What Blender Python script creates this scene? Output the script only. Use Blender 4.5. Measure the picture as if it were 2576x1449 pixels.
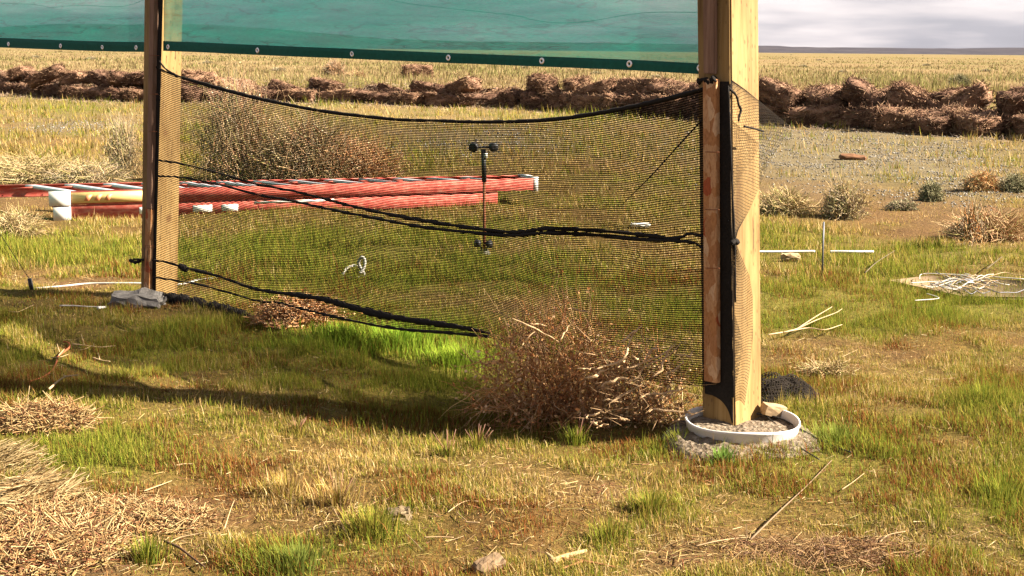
import bpy, bmesh, math
import numpy as np
from mathutils import Vector, Matrix

for o in list(bpy.data.objects):
    bpy.data.objects.remove(o)
scene = bpy.context.scene
col = scene.collection
rng = np.random.default_rng(7)

# ------------------------------------------------------------------ camera
# photo coordinates below are (u, v) on a 2576 x 1449 grid
CAM_H, FOC, CU, CV = 1.4, 3500.0, 1288.0, 724.5
HORIZON_V = 125.5
PITCH = math.atan((CV - HORIZON_V) / FOC)
ROLL = math.radians(0.55)
_f = np.array([0, math.cos(PITCH), -math.sin(PITCH)])
_u0 = np.array([0, math.sin(PITCH), math.cos(PITCH)])
_r0 = np.array([1.0, 0, 0])
_r = _r0 * math.cos(ROLL) + _u0 * math.sin(ROLL)
_u = -_r0 * math.sin(ROLL) + _u0 * math.cos(ROLL)
CAM = np.array([0, 0, CAM_H])
cd = bpy.data.cameras.new('camera')
cam = bpy.data.objects.new('camera', cd)
col.objects.link(cam)
cd.sensor_width = 36.0
cd.lens = FOC / 2576 * 36.0
cd.clip_start = 0.05
cd.clip_end = 20000
cam.matrix_world = Matrix(((_r[0], _u[0], -_f[0], 0), (_r[1], _u[1], -_f[1], 0),
                           (_r[2], _u[2], -_f[2], CAM_H), (0, 0, 0, 1)))
scene.camera = cam

# ------------------------------------------------------------------ light
SUN_EL, SUN_AZ = math.radians(34), math.radians(96)      # azimuth clockwise from +Y
S = np.array([math.cos(SUN_EL) * math.sin(SUN_AZ), math.cos(SUN_EL) * math.cos(SUN_AZ), math.sin(SUN_EL)])
world = bpy.data.worlds.new('World')
scene.world = world
world.use_nodes = True
wt = world.node_tree
wt.nodes.clear()
def wn(t, **k):
    n = wt.nodes.new(t)
    for a, b in k.items():
        setattr(n, a, b)
    return n
w_out = wn('ShaderNodeOutputWorld')
w_bg = wn('ShaderNodeBackground')
w_bg.inputs['Strength'].default_value = 0.05
w_sky = wn('ShaderNodeTexSky', sky_type='NISHITA', sun_disc=False, sun_elevation=SUN_EL, sun_rotation=SUN_AZ)
w_tc = wn('ShaderNodeTexCoord')
w_map = wn('ShaderNodeMapping')
w_map.inputs['Scale'].default_value = (1.3, 1.3, 9.0)
w_map.inputs['Location'].default_value = (0.35, 0.2, 0.1)
w_no = wn('ShaderNodeTexNoise')
w_no.inputs['Scale'].default_value = 2.6
w_no.inputs['Detail'].default_value = 5
w_no.inputs['Roughness'].default_value = 0.5
w_ra = wn('ShaderNodeValToRGB')
e = w_ra.color_ramp.elements
e[0].position, e[0].color = 0.36, (1.05, 1.05, 1.30, 1)
e[1].position, e[1].color = 0.62, (3.6, 3.25, 3.25, 1)
m = e.new(0.5); m.color = (1.62, 1.56, 1.80, 1)
w_mix = wn('ShaderNodeMix', data_type='RGBA')
w_mix.inputs['Factor'].default_value = 0.95
wt.links.new(w_tc.outputs['Generated'], w_map.inputs['Vector'])
wt.links.new(w_map.outputs[0], w_no.inputs['Vector'])
wt.links.new(w_no.outputs['Fac'], w_ra.inputs['Fac'])
wt.links.new(w_sky.outputs[0], w_mix.inputs['A'])
wt.links.new(w_ra.outputs['Color'], w_mix.inputs['B'])
wt.links.new(w_mix.outputs['Result'], w_bg.inputs['Color'])
wt.links.new(w_bg.outputs[0], w_out.inputs['Surface'])
sd = bpy.data.lights.new('sun', 'SUN')
sd.energy = 5.0
sd.angle = math.radians(0.55)
sd.color = (1.0, 0.89, 0.73)
sun = bpy.data.objects.new('sun', sd)
col.objects.link(sun)
sun.rotation_euler = Vector(S).to_track_quat('Z', 'Y').to_euler()
sun.location = (10, -1, 8)
vs = scene.view_settings
vs.view_transform = 'Standard'
vs.look = 'None'
vs.exposure = 2.5
vs.gamma = 1.0
vs.use_curve_mapping = False
scene.cycles.max_bounces = 6
scene.cycles.transparent_max_bounces = 12
scene.cycles.use_denoising = True

# ------------------------------------------------------------------ numpy helpers
def vnoise(x, y, seed=0):
    x = np.asarray(x, float); y = np.asarray(y, float)
    xi = np.floor(x).astype(np.int64); yi = np.floor(y).astype(np.int64)
    fx = x - xi; fy = y - yi
    fx = fx * fx * (3 - 2 * fx); fy = fy * fy * (3 - 2 * fy)
    def h(a, b):
        n = (a * 374761393 + b * 668265263 + seed * 1442695041) & 0x7fffffff
        n = ((n ^ (n >> 13)) * 1274126177) & 0x7fffffff
        n = (n ^ (n >> 16))
        return (n & 0xffff) / 65535.0
    return ((h(xi, yi) * (1 - fx) + h(xi + 1, yi) * fx) * (1 - fy)
            + (h(xi, yi + 1) * (1 - fx) + h(xi + 1, yi + 1) * fx) * fy)
def fbm(x, y, seed=0, octv=4):
    t = 0; a = 0.5; s = 0
    for i in range(octv):
        t = t + a * vnoise(x * 2 ** i, y * 2 ** i, seed + i * 17); s += a; a *= 0.5
    return t / s
def sstep(a, b, x):
    t = np.clip((x - a) / (b - a), 0, 1)
    return t * t * (3 - 2 * t)
def H(x, y):
    """height of the ground"""
    x = np.asarray(x, float); y = np.asarray(y, float)
    near = 1 - sstep(20, 60, y)
    h = (fbm(x * 1.1, y * 1.1, 3, 3) - 0.5) * 0.075 + (fbm(x * 5, y * 5, 9, 2) - 0.5) * 0.03
    h = h - 0.065 * np.exp(-((x + 0.1) / 0.8) ** 2 - ((y - 5.15) / 0.45) ** 2)
    return h * (0.25 + 0.75 * near) - 0.004
def ray(u, v):
    d = _f + _r * ((u - CU) / FOC) - _u * ((v - CV) / FOC)
    return d / np.linalg.norm(d)
def P(u, v, Y):
    """point on the sight line of (u, v) at distance Y into the scene"""
    d = ray(u, v)
    return CAM + d * (Y / d[1])
def G(u, v, z=None):
    """ground point seen at (u, v)"""
    d = ray(u, v)
    zz = 0.0 if z is None else z
    p = CAM + d * ((zz - CAM_H) / d[2])
    if z is None:
        for _ in range(3):
            zz = float(H(p[0], p[1]))
            p = CAM + d * ((zz - CAM_H) / d[2])
    return p
def proj(x, y, z=0.0):
    X = np.asarray(x, float); Y = np.asarray(y, float); Z = np.asarray(z, float) - CAM_H
    a = X * _r[0] + Y * _r[1] + Z * _r[2]
    b = X * _u[0] + Y * _u[1] + Z * _u[2]
    c = np.maximum(X * _f[0] + Y * _f[1] + Z * _f[2], 0.05)
    return CU + FOC * a / c, CV - FOC * b / c
def nrm(a):
    return a / np.maximum(np.linalg.norm(a, axis=-1, keepdims=True), 1e-9)

# ------------------------------------------------------------------ mesh / object helpers
def mesh_np(name, verts, faces, colors=None, smooth=False, uv=None):
    """faces: list of int arrays (n, k)"""
    me = bpy.data.meshes.new(name)
    verts = np.asarray(verts, np.float32).reshape(-1, 3)
    me.vertices.add(len(verts))
    me.vertices.foreach_set('co', verts.ravel())
    idx = np.concatenate([np.asarray(f).ravel() for f in faces]).astype(np.int32)
    tot = np.concatenate([np.full(len(f), np.asarray(f).shape[1]) for f in faces])
    start = np.concatenate([[0], np.cumsum(tot)[:-1]]).astype(np.int32)
    me.loops.add(len(idx)); me.loops.foreach_set('vertex_index', idx)
    me.polygons.add(len(tot)); me.polygons.foreach_set('loop_start', start)
    if smooth:
        me.polygons.foreach_set('use_smooth', np.ones(len(tot), bool))
    me.update(calc_edges=True)
    if colors is not None:
        c = np.ones((len(verts), 4), np.float32)
        c[:, :3] = np.clip(colors, 0, 1)
        at = me.color_attributes.new('tint', 'FLOAT_COLOR', 'POINT')
        at.data.foreach_set('color', c.ravel())
    return me
def mesh_bm(name, bm, smooth=False):
    me = bpy.data.meshes.new(name)
    bm.to_mesh(me); bm.free()
    if smooth:
        for p in me.polygons: p.use_smooth = True
    return me
def obj(name, me, mat=None, parent=None, loc=None, **props):
    o = bpy.data.objects.new(name, me)
    col.objects.link(o)
    if mat is not None and me is not None and not me.materials:
        me.materials.append(mat)
    if parent is not None:
        o.parent = parent
    if loc is not None:
        o.location = loc
    for k, v in props.items():
        o[k] = v
    return o
def thing(name, label, cat, loc, group=None):
    o = bpy.data.objects.new(name, None)
    o.empty_display_size = 0.1
    col.objects.link(o)
    o.location = loc
    o['label'] = label; o['category'] = cat
    if group: o['group'] = group
    return o
def tag(o, label, cat, group=None, kind=None):
    o['label'] = label; o['category'] = cat
    if group: o['group'] = group
    if kind: o['kind'] = kind
    return o

class Geo:
    """collects vertices, faces and colours for one mesh"""
    def __init__(self): self.v = []; self.f = {}; self.c = []; self.n = 0
    def add(self, v, faces, c=None):
        v = np.asarray(v, float).reshape(-1, 3)
        for f in faces:
            f = np.asarray(f)
            self.f.setdefault(f.shape[1], []).append(f + self.n)
        self.v.append(v); self.n += len(v)
        if c is not None:
            c = np.asarray(c, float)
            if c.ndim == 1: c = np.tile(c, (len(v), 1))
            self.c.append(c)
        return self
    def mesh(self, name, origin=(0, 0, 0), smooth=False):
        v = np.concatenate(self.v) - np.asarray(origin)
        return mesh_np(name, v, [np.concatenate(x) for x in self.f.values()],
                       np.concatenate(self.c) if self.c else None, smooth)

def tubes(Pts, R, sides=3, cap=True):
    """Pts (N,K,3), R (N,K) -> verts, faces"""
    Pts = np.asarray(Pts, float); N, K, _ = Pts.shape
    R = np.broadcast_to(np.asarray(R, float), (N, K))
    T = np.empty_like(Pts)
    T[:, 1:-1] = Pts[:, 2:] - Pts[:, :-2]
    T[:, 0] = Pts[:, 1] - Pts[:, 0]; T[:, -1] = Pts[:, -1] - Pts[:, -2]
    T = nrm(T)
    ref = np.tile(np.array([0.31, 0.52, 0.79]), (N, 1))
    mean = nrm(Pts[:, -1] - Pts[:, 0])
    bad = np.abs((ref * mean).sum(1)) > 0.85
    ref[bad] = (0.8, -0.55, 0.2)
    A = nrm(np.cross(T, ref[:, None, :])); B = np.cross(T, A)
    ang = np.arange(sides) * 2 * math.pi / sides
    V = (Pts[:, :, None, :] + R[:, :, None, None] * (A[:, :, None, :] * np.cos(ang)[None, None, :, None]
         + B[:, :, None, :] * np.sin(ang)[None, None, :, None]))
    base = (np.arange(N) * K * sides)[:, None, None] + (np.arange(K - 1) * sides)[None, :, None]
    j = np.arange(sides)[None, None, :]; j2 = (np.arange(sides) + 1)[None, None, :] % sides
    F = np.stack([base + j, base + j2, base + j2 + sides, base + j + sides], -1).reshape(-1, 4)
    faces = [F]
    if cap:
        s0 = (np.arange(N) * K * sides)[:, None] + np.arange(sides)[None, ::-1]
        s1 = (np.arange(N) * K * sides + (K - 1) * sides)[:, None] + np.arange(sides)[None, :]
        faces += [s0, s1]
    return V.reshape(-1, 3), faces
def smooth_line(pts, n):
    """Catmull-Rom through pts, n samples"""
    p = np.asarray(pts, float)
    if len(p) == 2:
        t = np.linspace(0, 1, n)[:, None]
        return p[0] * (1 - t) + p[1] * t
    q = np.vstack([2 * p[0] - p[1], p, 2 * p[-1] - p[-2]])
    d = np.concatenate([[0], np.cumsum(np.linalg.norm(np.diff(p, axis=0), axis=1))])
    s = np.linspace(0, d[-1], n)
    k = np.clip(np.searchsorted(d, s, 'right') - 1, 0, len(p) - 2)
    t = ((s - d[k]) / np.maximum(d[k + 1] - d[k], 1e-9))[:, None]
    a, b, c, e_ = q[k], q[k + 1], q[k + 2], q[k + 3]
    return 0.5 * (2 * b + (c - a) * t + (2 * a - 5 * b + 4 * c - e_) * t ** 2 + (3 * b - a - 3 * c + e_) * t ** 3)
def rope_mesh(name, pts, r, origin, n=40, sides=6, taper=None, rough=0.0, color=None):
    L = smooth_line(pts, n)
    r = r * (0.82 if name in ('cord', 'top_hem') else 1.0)
    R = np.full(n, r) if taper is None else np.interp(np.linspace(0, 1, n), np.linspace(0, 1, len(taper)), taper) * r
    if rough:
        R = R * (1 + rough * (rng.random(n) - 0.5) * 2)
    v, f = tubes(L[None], R[None], sides)
    g = Geo().add(v, f, color)
    return g.mesh(name, origin, smooth=True)

# ------------------------------------------------------------------ materials
class MT:
    def __init__(self, name):
        self.m = bpy.data.materials.new(name); self.m.use_nodes = True
        self.t = self.m.node_tree; self.t.nodes.clear()
        self.out = self.n('ShaderNodeOutputMaterial')
    def n(self, typ, ins=None, **k):
        x = self.t.nodes.new(typ)
        for a, b in k.items(): setattr(x, a, b)
        for a, b in (ins or {}).items():
            if isinstance(b, bpy.types.NodeSocket): self.t.links.new(b, x.inputs[a])
            else: x.inputs[a].default_value = b
        return x
    def coords(self, kind='Object', scale=(1, 1, 1)):
        tc = self.n('ShaderNodeTexCoord')
        return self.n('ShaderNodeMapping', {'Vector': tc.outputs[kind], 'Scale': scale}).outputs[0]
    def noise(self, vec, scale, detail=4, rough=0.55):
        return self.n('ShaderNodeTexNoise', {'Vector': vec, 'Scale': scale, 'Detail': detail, 'Roughness': rough}).outputs['Fac']
    def ramp(self, fac, stops, interp='LINEAR'):
        r = self.n('ShaderNodeValToRGB', {'Fac': fac}); cr = r.color_ramp; cr.interpolation = interp
        while len(cr.elements) < len(stops): cr.elements.new(0.5)
        for el, (p, c) in zip(cr.elements, stops):
            el.position = p; el.color = (*c, 1) if len(c) == 3 else c
        return r.outputs['Color']
    def mix(self, fac, a, b, mode='MIX'):
        x = self.n('ShaderNodeMix', data_type='RGBA', blend_type=mode)
        for i, s in ((0, fac), (6, a), (7, b)):
            if isinstance(s, bpy.types.NodeSocket): self.t.links.new(s, x.inputs[i])
            else: x.inputs[i].default_value = s if i == 0 else (*s, 1)
        return x.outputs[2]
    def math(self, op, a, b=0.0):
        x = self.n('ShaderNodeMath', operation=op)
        for i, s in ((0, a), (1, b)):
            if isinstance(s, bpy.types.NodeSocket): self.t.links.new(s, x.inputs[i])
            else: x.inputs[i].default_value = s
        return x.outputs[0]
    def bump(self, h, strength=0.5, dist=0.01):
        return self.n('ShaderNodeBump', {'Height': h, 'Strength': strength, 'Distance': dist}).outputs[0]
    def bsdf(self, color, rough=0.8, normal=None, spec=0.3, metal=0.0):
        b = self.n('ShaderNodeBsdfPrincipled', {'Roughness': rough, 'Specular IOR Level': spec, 'Metallic': metal})
        if isinstance(color, bpy.types.NodeSocket): self.t.links.new(color, b.inputs['Base Color'])
        else: b.inputs['Base Color'].default_value = (*color, 1)
        if normal is not None: self.t.links.new(normal, b.inputs['Normal'])
        return b.outputs[0]
    def done(self, sh):
        self.t.links.new(sh, self.out.inputs['Surface']); return self.m

def m_foliage(name, trans=0.3):
    m = MT(name)
    c = m.n('ShaderNodeVertexColor', layer_name='tint').outputs['Color']
    d = m.n('ShaderNodeBsdfDiffuse', {'Color': c}).outputs[0]
    t = m.n('ShaderNodeBsdfTranslucent', {'Color': c}).outputs[0]
    return m.done(m.n('ShaderNodeMixShader', {0: trans, 1: d, 2: t}).outputs[0])
def m_tint(name, rough=0.85, spec=0.15, var=0.25, scale=30):
    m = MT(name)
    c = m.n('ShaderNodeVertexColor', layer_name='tint').outputs['Color']
    nz = m.noise(m.coords(), scale)
    c = m.mix(1.0, c, m.ramp(nz, [(0.25, (1 - var,) * 3), (0.75, (1 + var * 0.4,) * 3)]), 'MULTIPLY')
    return m.done(m.bsdf(c, rough, m.bump(nz, 0.3, 0.004), spec))
def m_plain(name, color, rough=0.6, spec=0.4, metal=0.0, var=0.15, scale=25, bump=0.15):
    m = MT(name)
    nz = m.noise(m.coords(), scale)
    c = m.mix(1.0, color, m.ramp(nz, [(0.3, (1 - var,) * 3), (0.7, (1, 1, 1))]), 'MULTIPLY')
    return m.done(m.bsdf(c, rough, m.bump(nz, bump, 0.003), spec, metal))

M = {}
M['grass'] = m_foliage('grass_blades', 0.32)
M['twig'] = m_tint('dry_twig', 0.9, 0.1, 0.3, 40)
M['straw'] = m_tint('straw', 0.6, 0.35, 0.2, 60)
M['black_net'] = m_plain('black_net', (0.014, 0.010, 0.007), 0.8, 0.1)
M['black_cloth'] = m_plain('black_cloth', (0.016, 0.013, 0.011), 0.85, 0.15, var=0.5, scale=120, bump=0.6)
M['white_plastic'] = m_plain('white_plastic', (0.60, 0.575, 0.54), 0.45, 0.4, var=0.18, scale=9)
M['white_cord'] = m_plain('white_cord', (0.40, 0.375, 0.34), 0.7, 0.2)
M['pale_wood'] = m_plain('pale_wood', (0.36, 0.25, 0.14), 0.8, 0.2, var=0.35, scale=40)
M['grommet'] = m_plain('grommet_metal', (0.80, 0.74, 0.72), 0.32, 0.5, metal=0.75, var=0.1)
M['steel'] = m_plain('dull_steel', (0.10, 0.10, 0.12), 0.5, 0.5, metal=0.4)
M['rust'] = m_plain('rusty_iron', (0.24, 0.085, 0.04), 0.85, 0.2, var=0.5, scale=50)
M['black_metal'] = m_plain('black_metal', (0.015, 0.014, 0.014), 0.5, 0.4)
M['aluminium'] = m_plain('aluminium', (0.48, 0.46, 0.48), 0.5, 0.5, metal=0.4)

def m_tub():
    m = MT('dirty_white_plastic'); v = m.coords()
    a = m.noise(v, 9, 6, 0.7); h = m.n('ShaderNodeSeparateXYZ', {0: v}).outputs[2]
    dirt = m.math('ADD', m.math('MULTIPLY', m.math('SUBTRACT', 0.030, h), 22.0), m.math('MULTIPLY', m.math('SUBTRACT', a, 0.5), 2.6))
    c = m.mix(m.ramp(dirt, [(0.15, (0, 0, 0)), (0.75, (0.85, 0.85, 0.85))]), (0.56, 0.53, 0.49), (0.22, 0.15, 0.09))
    return m.done(m.bsdf(c, 0.55, m.bump(a, 0.2, 0.004), 0.3))
M['tub'] = m_tub()
def m_concrete():
    m = MT('rough_concrete'); v = m.coords()
    a = m.noise(v, 45, 6, 0.7); b = m.n('ShaderNodeTexVoronoi', {'Vector': v, 'Scale': 60.0}).outputs['Distance']
    c = m.ramp(a, [(0.3, (0.06, 0.045, 0.03)), (0.5, (0.15, 0.115, 0.08)), (0.72, (0.27, 0.225, 0.175))])
    return m.done(m.bsdf(c, 0.95, m.bump(m.math('ADD', a, b), 0.9, 0.01), 0.1))
M['concrete'] = m_concrete()
M['rust_earth'] = m_plain('lichen_stone', (0.17, 0.125, 0.075), 0.95, 0.05, var=0.6, scale=90, bump=0.8)
def m_stone():
    m = MT('grey_stone'); v = m.coords()
    a = m.noise(v, 18, 6, 0.65)
    c = m.ramp(a, [(0.3, (0.075, 0.068, 0.062)), (0.55, (0.14, 0.13, 0.122)), (0.75, (0.21, 0.20, 0.185))])
    return m.done(m.bsdf(c, 0.9, m.bump(a, 0.7, 0.01), 0.15))
M['stone'] = m_stone()

def m_post():
    m = MT('treated_pine')
    v = m.coords('Object', (1, 1, 1))
    vs_ = m.coords('Object', (22, 22, 1.2))
    g = m.noise(vs_, 2.2, 6, 0.6)
    c = m.ramp(g, [(0.25, (0.155, 0.082, 0.025)), (0.42, (0.225, 0.14, 0.05)), (0.6, (0.275, 0.182, 0.075)), (0.8, (0.18, 0.105, 0.034))])
    big = m.noise(v, 1.7, 3)
    c = m.mix(1.0, c, m.ramp(big, [(0.3, (0.78, 0.76, 0.68)), (0.7, (1.05, 1.05, 1.05))]), 'MULTIPLY')
    ck = m.noise(m.coords('Object', (70, 70, 0.9)), 1.0, 3, 0.5)
    c = m.mix(m.ramp(ck, [(0.30, (0.75, 0.75, 0.75)), (0.345, (0, 0, 0))]), c, (0.05, 0.024, 0.008))
    st_ = m.noise(m.coords('Object', (7, 7, 1.6)), 1.0, 4, 0.6)
    c = m.mix(1.0, c, m.ramp(st_, [(0.35, (0.66, 0.62, 0.58)), (0.6, (1.08, 1.06, 1.02))]), 'MULTIPLY')
    # rows of preservative incision slits
    sv = m.coords('Object', (52, 52, 22))
    vo = m.n('ShaderNodeTexVoronoi', {'Vector': sv, 'Scale': 1.0, 'Randomness': 0.75}).outputs['Distance']
    slit = m.ramp(vo, [(0.10, (1, 1, 1)), (0.24, (0, 0, 0))])
    c = m.mix(m.math('MULTIPLY', slit, 0.6), c, (0.07, 0.032, 0.01))
    # knots
    kv = m.coords('Object', (1, 1, 0.8))
    kn = m.n('ShaderNodeTexVoronoi', {'Vector': kv, 'Scale': 3.1}).outputs['Distance']
    c = m.mix(m.ramp(kn, [(0.035, (0.75, 0.75, 0.75)), (0.06, (0.25, 0.25, 0.25)), (0.085, (0, 0, 0))]), c, (0.10, 0.045, 0.014))
    return m.done(m.bsdf(c, 0.75, m.bump(m.math('SUBTRACT', g, m.math('MULTIPLY', slit, 0.6)), 0.35, 0.004), 0.25))
M['post'] = m_post()
def m_osb():
    m = MT('oriented_strand_board')
    v = m.coords('Object', (34, 34, 17))
    w = m.n('ShaderNodeTexNoise', {'Vector': v, 'Scale': 0.7, 'Detail': 2.0}).outputs['Color']
    vv = m.n('ShaderNodeMix', {0: 0.6}, data_type='VECTOR')
    m.t.links.new(v, vv.inputs[4]); m.t.links.new(w, vv.inputs[5])
    vo = m.n('ShaderNodeTexVoronoi', {'Vector': vv.outputs[1], 'Scale': 2.4}).outputs['Color']
    hs = m.n('ShaderNodeSeparateColor', {0: vo}).outputs[0]
    c = m.ramp(hs, [(0.0, (0.33, 0.155, 0.065)), (0.3, (0.42, 0.235, 0.115)), (0.55, (0.35, 0.165, 0.065)), (0.78, (0.48, 0.31, 0.18)), (0.92, (0.30, 0.075, 0.028))], 'CONSTANT')
    f = m.noise(m.coords('Object', (160, 160, 60)), 1.0, 4, 0.6)
    c = m.mix(1.0, c, m.ramp(f, [(0.3, (0.7, 0.62, 0.56)), (0.55, (1, 1, 1))]), 'MULTIPLY')
    return m.done(m.bsdf(c, 0.8, m.bump(f, 0.4, 0.003), 0.2))
M['osb'] = m_osb()
def m_weathered():
    m = MT('weathered_batten')
    g = m.noise(m.coords('Object', (60, 60, 3)), 1.2, 6, 0.65)
    c = m.ramp(g, [(0.25, (0.09, 0.05, 0.033)), (0.5, (0.18, 0.105, 0.07)), (0.75, (0.26, 0.165, 0.115))])
    d = m.noise(m.coords('Object', (90, 90, 12)), 1.0, 3)
    c = m.mix(m.ramp(d, [(0.60, (0, 0, 0)), (0.68, (0.6, 0.6, 0.6))]), c, (0.14, 0.07, 0.04))
    return m.done(m.bsdf(c, 0.85, m.bump(g, 0.4, 0.003), 0.2))
M['weathered'] = m_weathered()

def m_screen(name, base, opacity):
    """woven shade fabric: threads with open gaps, light passes through"""
    m = MT(name)
    v = m.coords('Object')
    big = m.noise(m.coords('Object', (0.7, 0.7, 6.0)), 3.2, 5)
    fine = m.noise(m.coords('Object', (30, 30, 900)), 1.0, 2)
    c = m.mix(1.0, base, m.ramp(fine, [(0.3, (0.72,) * 3), (0.7, (1.15,) * 3)]), 'MULTIPLY')
    cr = m.math('ABSOLUTE', m.math('SUBTRACT', m.noise(m.coords('Object', (0.5, 0.5, 4.5)), 1.5, 4, 0.55), 0.5))
    crease = m.ramp(cr, [(0.0, (1, 1, 1)), (0.010, (0, 0, 0))])  # crease shade put into the fabric colour as thin dark lines
    soft = m.noise(m.coords('Object', (1.0, 1.0, 9.0)), 2.3, 5)
    c = m.mix(1.0, c, m.ramp(soft, [(0.3, (0.70, 0.74, 0.76)), (0.7, (1.22, 1.18, 1.12))]), 'MULTIPLY')
    c = m.mix(m.math('MULTIPLY', crease, 0.45), c, (0.004, 0.06, 0.045))
    d = m.n('ShaderNodeBsdfDiffuse', {'Color': c}).outputs[0]
    t = m.n('ShaderNodeBsdfTranslucent', {'Color': c}).outputs[0]
    cloth = m.n('ShaderNodeMixShader', {0: 0.03, 1: d, 2: t}).outputs[0]
    tr = m.n('ShaderNodeBsdfTransparent', {'Color': (1, 1, 1, 1)}).outputs[0]
    op = m.math('ADD', m.math('MULTIPLY', m.math('SUBTRACT', big, 0.5), 0.3),
                m.math('ADD', m.math('MULTIPLY', m.math('SUBTRACT', fine, 0.5), 0.25), opacity))
    return m.done(m.n('ShaderNodeMixShader', {0: op, 1: tr, 2: cloth}).outputs[0])
M['green_screen'] = m_screen('green_shade_fabric', (0.026, 0.50, 0.375), 0.75)
M['green_hem'] = m_plain('green_hem', (0.008, 0.085, 0.058), 0.8, 0.2, var=0.3, scale=60)

def m_ladder():
    m = MT('red_fibreglass')
    n1 = m.noise(m.coords('Object', (3, 20, 20)), 2.0, 5)
    c = m.ramp(n1, [(0.3, (0.30, 0.045, 0.034)), (0.5, (0.42, 0.085, 0.06)), (0.72, (0.46, 0.18, 0.13))])
    return m.done(m.bsdf(c, 0.75, None, 0.2))
M['ladder_red'] = m_ladder()

def m_ground():
    m = MT('dry_soil')
    z = m.n('ShaderNodeVertexColor', layer_name='tint').outputs['Color']
    v = m.coords('Object')
    a = m.noise(v, 2.2, 6, 0.65); b = m.noise(v, 38, 5, 0.7)
    c = m.mix(1.0, z, m.ramp(b, [(0.25, (0.40, 0.36, 0.33)), (0.5, (0.95, 0.93, 0.9)), (0.75, (1.5, 1.42, 1.3))]), 'MULTIPLY')
    c = m.mix(1.0, c, m.ramp(a, [(0.3, (0.75, 0.72, 0.7)), (0.7, (1.15, 1.15, 1.1))]), 'MULTIPLY')
    return m.done(m.bsdf(c, 0.95, m.bump(b, 0.8, 0.02), 0.08))
M['ground'] = m_ground()
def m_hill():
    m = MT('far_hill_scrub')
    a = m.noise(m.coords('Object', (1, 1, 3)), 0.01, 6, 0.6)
    c = m.ramp(a, [(0.35, (0.030, 0.027, 0.034)), (0.65, (0.046, 0.040, 0.046))])  # cloud shade over the hills is put into this dark colour
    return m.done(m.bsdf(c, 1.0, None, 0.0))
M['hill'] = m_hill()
def m_bale():
    m = MT('weathered_bale_straw')
    c = m.n('ShaderNodeVertexColor', layer_name='tint').outputs['Color']
    oi = m.n('ShaderNodeObjectInfo').outputs['Random']
    c = m.mix(1.0, c, m.ramp(oi, [(0, (0.72, 0.66, 0.66)), (1, (1.2, 1.12, 1.04))]), 'MULTIPLY')
    nz = m.noise(m.coords('Object', (1, 1, 2)), 28, 4, 0.7)
    c = m.mix(1.0, c, m.ramp(nz, [(0.3, (0.5, 0.45, 0.43)), (0.7, (1.3, 1.25, 1.2))]), 'MULTIPLY')
    return m.done(m.bsdf(c, 0.95, m.bump(nz, 0.9, 0.03), 0.05))
M['bale'] = m_bale()
M['brush'] = m_foliage('brush_twigs', 0.1)

# ------------------------------------------------------------------ what grows where (measured on the ground)
GREEN = [(1030, 875, 230, 55, 1.0), (1150, 905, 110, 40, .5), (240, 1170, 170, 70, .8), (2140, 1115, 120, 35, 1.0), (150, 640, 260, 55, .8),
         (2230, 650, 380, 60, .75), (760, 650, 330, 60, .6), (2470, 1000, 130, 70, .45), (2530, 1240, 80, 60, .7),
         (1000, 610, 300, 40, .35), (1400, 680, 250, 50, .4), (740, 1405, 110, 45, .7), (1000, 1360, 150, 55, .55),
         (370, 1400, 70, 40, .7), (1550, 1360, 130, 45, .5), (1700, 1120, 60, 30, .7), (1140, 960, 160, 40, .5),
         (700, 860, 300, 40, .35), (280, 860, 260, 60, .25), (2050, 800, 250, 50, .5), (1680, 1265, 90, 30, .45),
         (1830, 1150, 40, 20, .8), (150, 272, 160, 14, .5), (800, 262, 130, 8, .6), (1480, 290, 200, 10, .6), (2050, 318, 200, 10, .5),
         (2420, 760, 150, 40, .5), (1000, 500, 260, 20, .35), (2350, 1330, 60, 40, .2)]
DRY = [(1560, 1240, 220, 45, .45), (2130, 1370, 330, 60, .65), (330, 1290, 230, 60, 1.0), (120, 1400, 260, 80, 1.0), (2060, 890, 170, 40, .55),
       (2350, 980, 160, 40, .35), (1350, 1190, 200, 40, .25), (2350, 540, 260, 50, .6), (2000, 490, 140, 35, .9),
       (60, 480, 160, 60, .7), (320, 420, 90, 60, .6), (200, 700, 220, 14, .8), (600, 1010, 260, 40, .5), (1700, 1380, 250, 50, .5),
       (860, 1300, 150, 40, .35), (2480, 620, 120, 50, .6)]
GRAVEL = [(2180, 400, 380, 75, 1.2), (2050, 360, 250, 45, .7), (2480, 470, 160, 50, .5), (200, 315, 170, 22, .9), (1250, 345, 250, 45, .7), (1000, 380, 200, 30, .35)]
def blobs(B, u, v):
    t = 0
    for (a, b, ru, rv, w) in B:
        t = t + w * np.exp(-(((u - a) / ru) ** 2 + ((v - b) / rv) ** 2))
    return np.clip(t, 0, 1.2)
def zones(x, y):
    u, v = proj(x, y)
    wob = (fbm(x * 1.7, y * 1.7, 41) - 0.5)
    u = u + wob * 160; v = v + (fbm(x * 1.9, y * 1.9, 57) - 0.5) * 70 * np.clip((v - 120) / 600, 0.05, 1)
    g, d, r = blobs(GREEN, u, v), blobs(DRY, u, v), blobs(GRAVEL, u, v)
    n = fbm(x * 0.9, y * 0.9, 77)
    n2 = fbm(x * 3.1, y * 3.1, 91)
    g = np.clip(g + 0.40 + 0.10 * (1 - sstep(8, 10, y)) + (n - 0.5) * 1.1 + (n2 - .5) * .7 - d * 0.75, 0, 1)
    far = sstep(30, 60, y)
    g = g * (1 - far) + far * np.clip(0.42 + (fbm(x * 0.12, y * 0.05, 13) - 0.5) * 2.6, 0, 1)
    return g, np.clip(d, 0, 1), np.clip(r, 0, 1), far

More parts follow.
